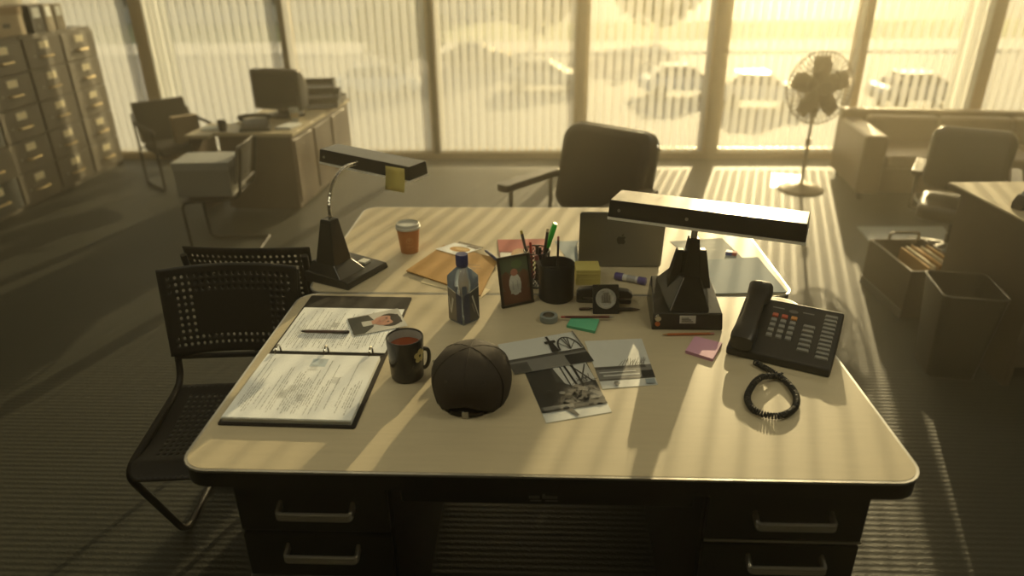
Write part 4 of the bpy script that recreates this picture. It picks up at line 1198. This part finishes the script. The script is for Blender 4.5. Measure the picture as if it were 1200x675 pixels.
# ================================================================== LEFT BACKGROUND
cabs = [(6.31 - .46, 'file cabinet beside the window, last of the row', [0, 0, 0, 0, 0]),
        (5.85 - .46, 'brown file cabinet, second of the row from the window', [0, 0, 0, 0, 0]),
        (5.39 - .46, 'brown file cabinet, third of the row from the window', [0, 0, 0, 0, 0]),
        (4.93 - .46, 'file cabinet with mixed slate and tan drawers, cut off by the left edge', [0, 1, 1, 2, 1])]
CM = [BROWNCAB, DARKCAB, TANCAB]
HCAB = 1.20
for y0, lab_, dr in cabs:
    r = thing('file_cabinet', lab_, 'file cabinet', (-3.89, y0, 0), 0, 'file cabinets along the left wall')
    obj('body', MB().box(-.5, -.016, .004, .456, 0.0, HCAB), BROWNCAB, r, bevel=.004)
    dh = (HCAB - .05) / 5
    for k in range(5):
        z0 = .03 + (4 - k) * dh; ex = .03 if dr[k] == 2 else 0
        d = obj('drawer', MB().box(-.0155, .004 + ex, .012, .448, z0 + .005, z0 + dh - .005), CM[dr[k]], r, bevel=.004)
        zc = z0 + dh * .5
        obj('label_holder', MB().box(.004 + ex, .008 + ex, .175, .285, zc + .028, zc + .082), mat('label_cream', (.90, .82, .58), .5), d, bevel=.002)
        obj('handle', MB().tube(fillet([(.004 + ex, .16, zc - .03), (.028 + ex, .165, zc - .03), (.028 + ex, .295, zc - .03), (.004 + ex, .30, zc - .03)], .012), .008, 8), mat('handle_brass', (.62, .50, .28), .3, .6), d)
        lk = MB(); lk.M = Matrix.Translation((.004 + ex, .10, zc - .02)) @ Matrix.Rotation(PI / 2, 4, 'Y'); lk.lathe([(.009, 0), (.009, .004), (0, .005)], 12)
        obj('lock', lk, STEEL, d)
# on top of the cabinets
HT = HCAB + .0015


def binder_up(label, y0, y1, h, m):
    r = thing('lever_binder', label, 'binder', (-3.91, y0, HT), 0, 'binders standing on the cabinets')
    obj('cover', MB().box(-.26, 0, 0, y1 - y0, 0, h), m, r, bevel=.004)
    obj('spine_label', MB().box(.0003, .0015, (y1 - y0) * .2, (y1 - y0) * .8, h * .55, h * .92), WHITE, r)
    hm = MB(); hm.M = Matrix.Translation((.0003, (y1 - y0) / 2, h * .22)) @ Matrix.Rotation(PI / 2, 4, 'Y'); hm.lathe([(.012, 0), (.016, .001), (.016, .0015), (.012, .002)], 16)
    obj('finger_ring', hm, STEEL, r)


BTAN = mat('binder_tan', (.24, .20, .13), .6)
binder_up('black lever binder standing on the cabinets beside two tan ones', 5.60, 5.74, .20, BLACKP)
binder_up('tan lever binder standing on the cabinets next to the black one', 5.76, 5.87, .20, BTAN)
binder_up('tan lever binder standing nearest the window on the cabinets', 5.89, 6.0, .195, BTAN)
abx = thing('archive_box', 'pale archive box on top of the cabinets, beside the black binder', 'box', (-3.93, 5.14, HT))
ARCH = mat('archive_card', (.42, .35, .24), .8)
obj('body', MB().box(-.34, 0, 0, .40, 0, .17), ARCH, abx, bevel=.003)
obj('lid', MB().box(-.345, .005, -.005, .405, .15, .20), mat('archive_lid', (.30, .22, .13), .8), abx, bevel=.003)
obj('hand_hole', MB().box(.0, .0015, .16, .24, .06, .09), BLACKP, abx)
abx2 = copy_tree(abx); abx2.location = (-3.93, 4.70, HT); abx2['label'] = 'pale archive box on the cabinets at the very left edge'
for o_ in (abx, abx2): o_['group'] = 'archive boxes on the cabinets'

# walnut desk with return
S = .83
wd = thing('walnut_desk', 'dark walnut L-shaped desk by the left windows, under paper trays', 'desk', (-1.785, 4.93, 0), rad(-2.5))
Z1 = .58
obj('tabletop', MB().box(-.56, .02, -.02, 1.38, Z1 - .025, Z1), LAM, wd, bevel=.003)
obj('return_top', MB().box(-.74, -.5605, -.10, .30, Z1 - .025, Z1), LAM, wd, bevel=.003)
obj('front_panel', MB().box(-.015, .0, .0, 1.36, .02, Z1 - .025), DESKB, wd)
for y0 in (.0, .42, .85):
    obj('panel_batten', MB().box(.0, .010, y0 + .03, y0 + .40, .06, Z1 - .06), DESKB, wd, bevel=.003)
obj('end_panel', MB().box(-.54, -.0155, .0, .015, .02, Z1 - .025), DESKB, wd)
obj('end_panel', MB().box(-.54, -.0155, 1.345, 1.36, .02, Z1 - .025), DESKB, wd)
obj('return_panel', MB().box(-.72, -.705, -.07, .28, .0, Z1 - .025), DESKB, wd)
obj('plinth', MB().box(-.52, -.03, .03, 1.27, 0, .02), BLACKP, wd)


def onwd(px, py, dz=0): return at(px, py, Z1 + dz)


mo = thing('monitor', 'dark monitor turned away on the walnut desk by the window', 'monitor', (-2.05, 5.50, Z1), rad(-16), None, 1.12)
obj('housing', MB().loft([[(x * k, y, .05 + (z) * k) for x, z in ((-.19, .0), (.19, .0), (.19, .27), (-.19, .27))] for y, k in ((-.02, 1), (.03, 1), (.16, .72), (.20, .6))], 0, False), BLACKP, mo, bevel=.012)
obj('foot', MB().lathe([(0, 0), (.13, 0), (.13, .012), (.05, .02), (.05, .055), (0, .055)], 24, (0, .06, 0)), BLACKP, mo)
obj('screen', MB().box(-.165, .165, -.0225, -.0203, .075, .295), MATS['dark_screen'], mo)
obj('paper_sheet', MB().hexa([(-.10, -.0, .325), (.15, .0, .325), (.17, .12, .30), (-.09, .12, .30)], [(-.10, -.0, .328), (.15, .0, .328), (.17, .12, .303), (-.09, .12, .303)]), GREYP, mo)
ty = thing('paper_tray', 'stacked black paper trays at the window end of the walnut desk', 'paper tray', (-1.83, 5.90, Z1), rad(10))
for k in range(3):
    z = .01 + k * .08; dx = (.0, .02, -.02)[k]
    obj('tray', MB().box(-.14 + dx, .14 + dx, -.11, .11, z, z + .006).box(-.14 + dx, -.134 + dx, -.11, .11, z, z + .05).box(.134 + dx, .14 + dx, -.11, .11, z, z + .05).box(-.14 + dx, .14 + dx, .104, .11, z, z + .05), BLACKP, ty)
obj('posts', MB().box(-.138, -.128, -.10, -.09, 0, .20).box(.112, .122, -.10, -.09, 0, .20).box(-.138, -.128, .09, .10, 0, .20).box(.112, .122, .09, .10, 0, .20), BLACKP, ty)
ty2 = thing('document_tray', 'low black document tray at the far end of the walnut desk', 'paper tray', (-1.86, 6.14, Z1), rad(0))
obj('tray', MB().box(-.15, .15, -.1, .1, 0, .008).box(-.15, -.143, -.1, .1, .008, .06).box(.143, .15, -.1, .1, .008, .06).box(-.143, .143, .093, .1, .008, .06), BLACKP, ty2)
obj('papers', MB().box(-.12, .12, -.09, .08, .0082, .02), GREYP, ty2)
bp_ = thing('desk_telephone', 'dark telephone on the near corner of the walnut desk', 'telephone', (-2.08, 5.06, Z1), rad(15))
obj('body', MB().hexa([(-.11, -.09, 0), (.11, -.09, 0), (.11, .09, 0), (-.11, .09, 0)], [(-.10, -.085, .025), (.10, -.085, .025), (.09, .08, .065), (-.09, .08, .065)]), BLACKP, bp_, bevel=.006)
obj('handset', MB().tube(smooth_path([(-.11, .03, .07), (-.07, .03, .092), (.07, .03, .092), (.11, .03, .07)], 5), [.022] * 4 + [.014] * 8 + [.022] * 4, 10), BLACKP, bp_)
cpb = thing('paper_cup', 'pale cup standing before the trays on the walnut desk', 'cup', (-1.88, 5.33, Z1), 0)
obj('body', MB().lathe([(0, 0), (.026, 0), (.036, .10), (.034, .10), (.025, .004), (0, .004)], 24), GREYP, cpb)
obj('sleeve', MB().lathe([(.0292, .03), (.0302, .03), (.0332, .066), (.0322, .066)], 24), mat('cup_sleeve', (.45, .36, .22), .7), cpb)
def flat(name, label, cat, x, y, w, d, rot, z, m, th=.004):
    b_ = MB(); b_.box(-w / 2, w / 2, -d / 2, d / 2, 0, th)
    o = obj(name, b_, m); o.location = (x, y, z); o.rotation_euler = (0, 0, rot)
    return tag(o, label, cat)
flat('paper_pile', 'bright pile of paper on the near edge of the walnut desk', 'paper', -1.86, 5.13, .12, .17, rad(-10), Z1 + .0003, WHITE, .016)
flat('paper_pile', 'white papers on the return of the walnut desk', 'paper', -2.40, 5.08, .16, .14, rad(10), Z1 + .0003, GREYP, .008)
flat('paper_pile', 'cream papers below the monitor on the walnut desk', 'paper', -2.18, 5.28, .20, .14, rad(-20), Z1 + .0003, CREAM, .010)
pcup = thing('tumbler', 'small dark tumbler on the return of the walnut desk', 'cup', (-2.30, 5.00, Z1))
obj('body', MB().lathe([(0, 0), (.026, 0), (.032, .075), (.030, .075), (.024, .004), (0, .004)], 20), FABRIC, pcup)
obj('rim', MB().tube([(.031 * math.cos(t), .031 * math.sin(t), .075) for t in [2 * PI * i / 20 for i in range(20)]], .0014, 6, closed=True), STEEL, pcup)

# chair with a grey box before the walnut desk
visitor_chair('visitor_chair', 'steel chair carrying the grey box before the walnut desk', (-1.86, 4.22, 0), rad(-84), .84, -.40)
gb = thing('storage_box', 'grey storage box resting on a steel chair seat', 'box', (-2.06, 4.19, .383), rad(4))
GBM = mat('grey_card', (.30, .30, .27), .7)
obj('body', MB().box(-.165, .165, -.13, .13, 0, .19), GBM, gb, bevel=.004)
obj('lid', MB().box(-.170, .170, -.135, .135, .165, .215), mat('grey_lid_card', (.42, .43, .41), .65), gb, bevel=.004)
# armchair
ac = thing('armchair', 'dark armchair with wooden arms by the corner window', 'armchair', (-3.03, 5.70, 0), rad(48), None, .76)
obj('backrest', MB().hexa([(-.28, .20, .44), (.28, .20, .44), (.28, .27, .44), (-.28, .27, .44)], [(-.28, .29, .86), (.28, .29, .86), (.28, .34, .86), (-.28, .34, .86)]), FABRIC, ac, bevel=.015, seg=3)
obj('seat', MB().box(-.27, .27, -.28, .22, .36, .45), FABRIC, ac, bevel=.025, seg=3)
for s in (-1, 1):
    obj('armrest', MB().tube(smooth_path([(s * .31, .26, .66), (s * .31, .05, .645), (s * .31, -.22, .63), (s * .31, -.27, .60)], 5), .018, 10), BLACKP, ac)
    obj('leg', MB().tube(fillet([(s * .31, -.22, .63), (s * .31, -.26, .012), (s * .31, .25, .012)], .05), .013, 8), STEELBLK, ac)
    obj('back_post', MB().tube([(s * .30, .30, .75), (s * .31, .25, .45), (s * .31, .25, .012)], .013, 8), STEELBLK, ac)
obj('seat_rail', MB().tube([(-.31, -.2, .40), (.31, -.2, .40)], .01, 8).tube([(-.31, .2, .40), (.31, .2, .40)], .01, 8), STEELBLK, ac)
flat('cardboard_box', 'tan cardboard box standing upright on the armchair seat', 'box', -2.93, 5.70, .20, .08, rad(40), .3425, CARDB, .21)

# ================================================================== HAZE, LIGHT, CAMERA
hz = MB().box(XL - .05, XR + .05, YB - .05, YW + .14, .0005, H + .05)  # added scatter volume, stands in for the lens bloom around the sun
o = obj('haze', hz, [bpy.data.materials.new('haze')]); tag(o, 'thin golden haze volume added through the office to imitate sun bloom', 'haze', kind='stuff')
hm = o.data.materials[0]; hm.use_nodes = True; nt = hm.node_tree; nt.nodes.clear()
ou = nt.nodes.new('ShaderNodeOutputMaterial'); vs_ = nt.nodes.new('ShaderNodeVolumeScatter')
vs_.inputs['Color'].default_value = (1, .92, .72, 1); vs_.inputs['Density'].default_value = .044; vs_.inputs['Anisotropy'].default_value = .76
nt.links.new(vs_.outputs[0], ou.inputs['Volume'])

SUN_AZ, SUN_EL = rad(17.0), rad(15.5)
sd = Vector((math.sin(SUN_AZ) * math.cos(SUN_EL), math.cos(SUN_AZ) * math.cos(SUN_EL), math.sin(SUN_EL)))
sl = bpy.data.lights.new('sun', 'SUN'); sl.energy = 20.0; sl.color = (1.0, .74, .40); sl.angle = rad(.6)
so = bpy.data.objects.new('sun', sl); C.objects.link(so); so.rotation_euler = sd.to_track_quat('Z', 'Y').to_euler(); so.location = (3, 12, 6)

for x, y, e in ((-1.2, 1.2, 28), (1.4, 1.2, 30), (-1.4, 4.2, 9), (1.8, 4.2, 20)):  # soft fill added under the ceiling to lift the shade, no fixtures seen
    al = bpy.data.lights.new('ceiling_fill', 'AREA'); al.shape = 'RECTANGLE'; al.size = 1.2; al.size_y = .6
    al.energy = e; al.color = (1.0, .89, .58)
    ao = bpy.data.objects.new('ceiling_fill', al); C.objects.link(ao); ao.location = (x, y, H - .03)

w = bpy.data.worlds.new('world'); bpy.context.scene.world = w; w.use_nodes = True
nt = w.node_tree; bgn = nt.nodes['Background']
sky = nt.nodes.new('ShaderNodeTexSky'); sky.sky_type = 'NISHITA'; sky.sun_disc = False
sky.sun_elevation = SUN_EL; sky.sun_rotation = SUN_AZ; sky.dust_density = 4.0; sky.air_density = 1.2; sky.ozone_density = .6
mxn = nt.nodes.new('ShaderNodeMix'); mxn.data_type = 'RGBA'; mxn.blend_type = 'MULTIPLY'; mxn.inputs['Factor'].default_value = 1
mxn.inputs['B'].default_value = (1.0, 1.0, .95, 1)
nt.links.new(sky.outputs[0], mxn.inputs['A']); nt.links.new(mxn.outputs['Result'], bgn.inputs['Color'])
bgn.inputs['Strength'].default_value = .40

cam = bpy.data.cameras.new('camera'); co = bpy.data.objects.new('camera', cam); C.objects.link(co)
fwd = ray(600, 337.5).normalized()
r_ = (ray(700, 337.5) - ray(500, 337.5)).normalized(); u_ = (ray(600, 237.5) - ray(600, 437.5)).normalized()
co.matrix_world = Matrix(((r_.x, u_.x, -fwd.x, 0), (r_.y, u_.y, -fwd.y, 0), (r_.z, u_.z, -fwd.z, CZ), (0, 0, 0, 1)))
cam.sensor_width = 36; cam.sensor_fit = 'HORIZONTAL'; cam.lens = 36 * F / 1200
cam.clip_start = .05; cam.clip_end = 400
cam.dof.use_dof = True; cam.dof.focus_distance = 1.9; cam.dof.aperture_fstop = 1.6
sc_ = bpy.context.scene; sc_.camera = co
vs = sc_.view_settings; vs.view_transform = 'Standard'; vs.look = 'None'; vs.gamma = 1; vs.exposure = -1.2; vs.use_curve_mapping = False
sc_.cycles.transparent_max_bounces = 24
sc_.cycles.max_bounces = 10
sc_.cycles.sample_clamp_indirect = 8
sc_.cycles.use_denoising = True
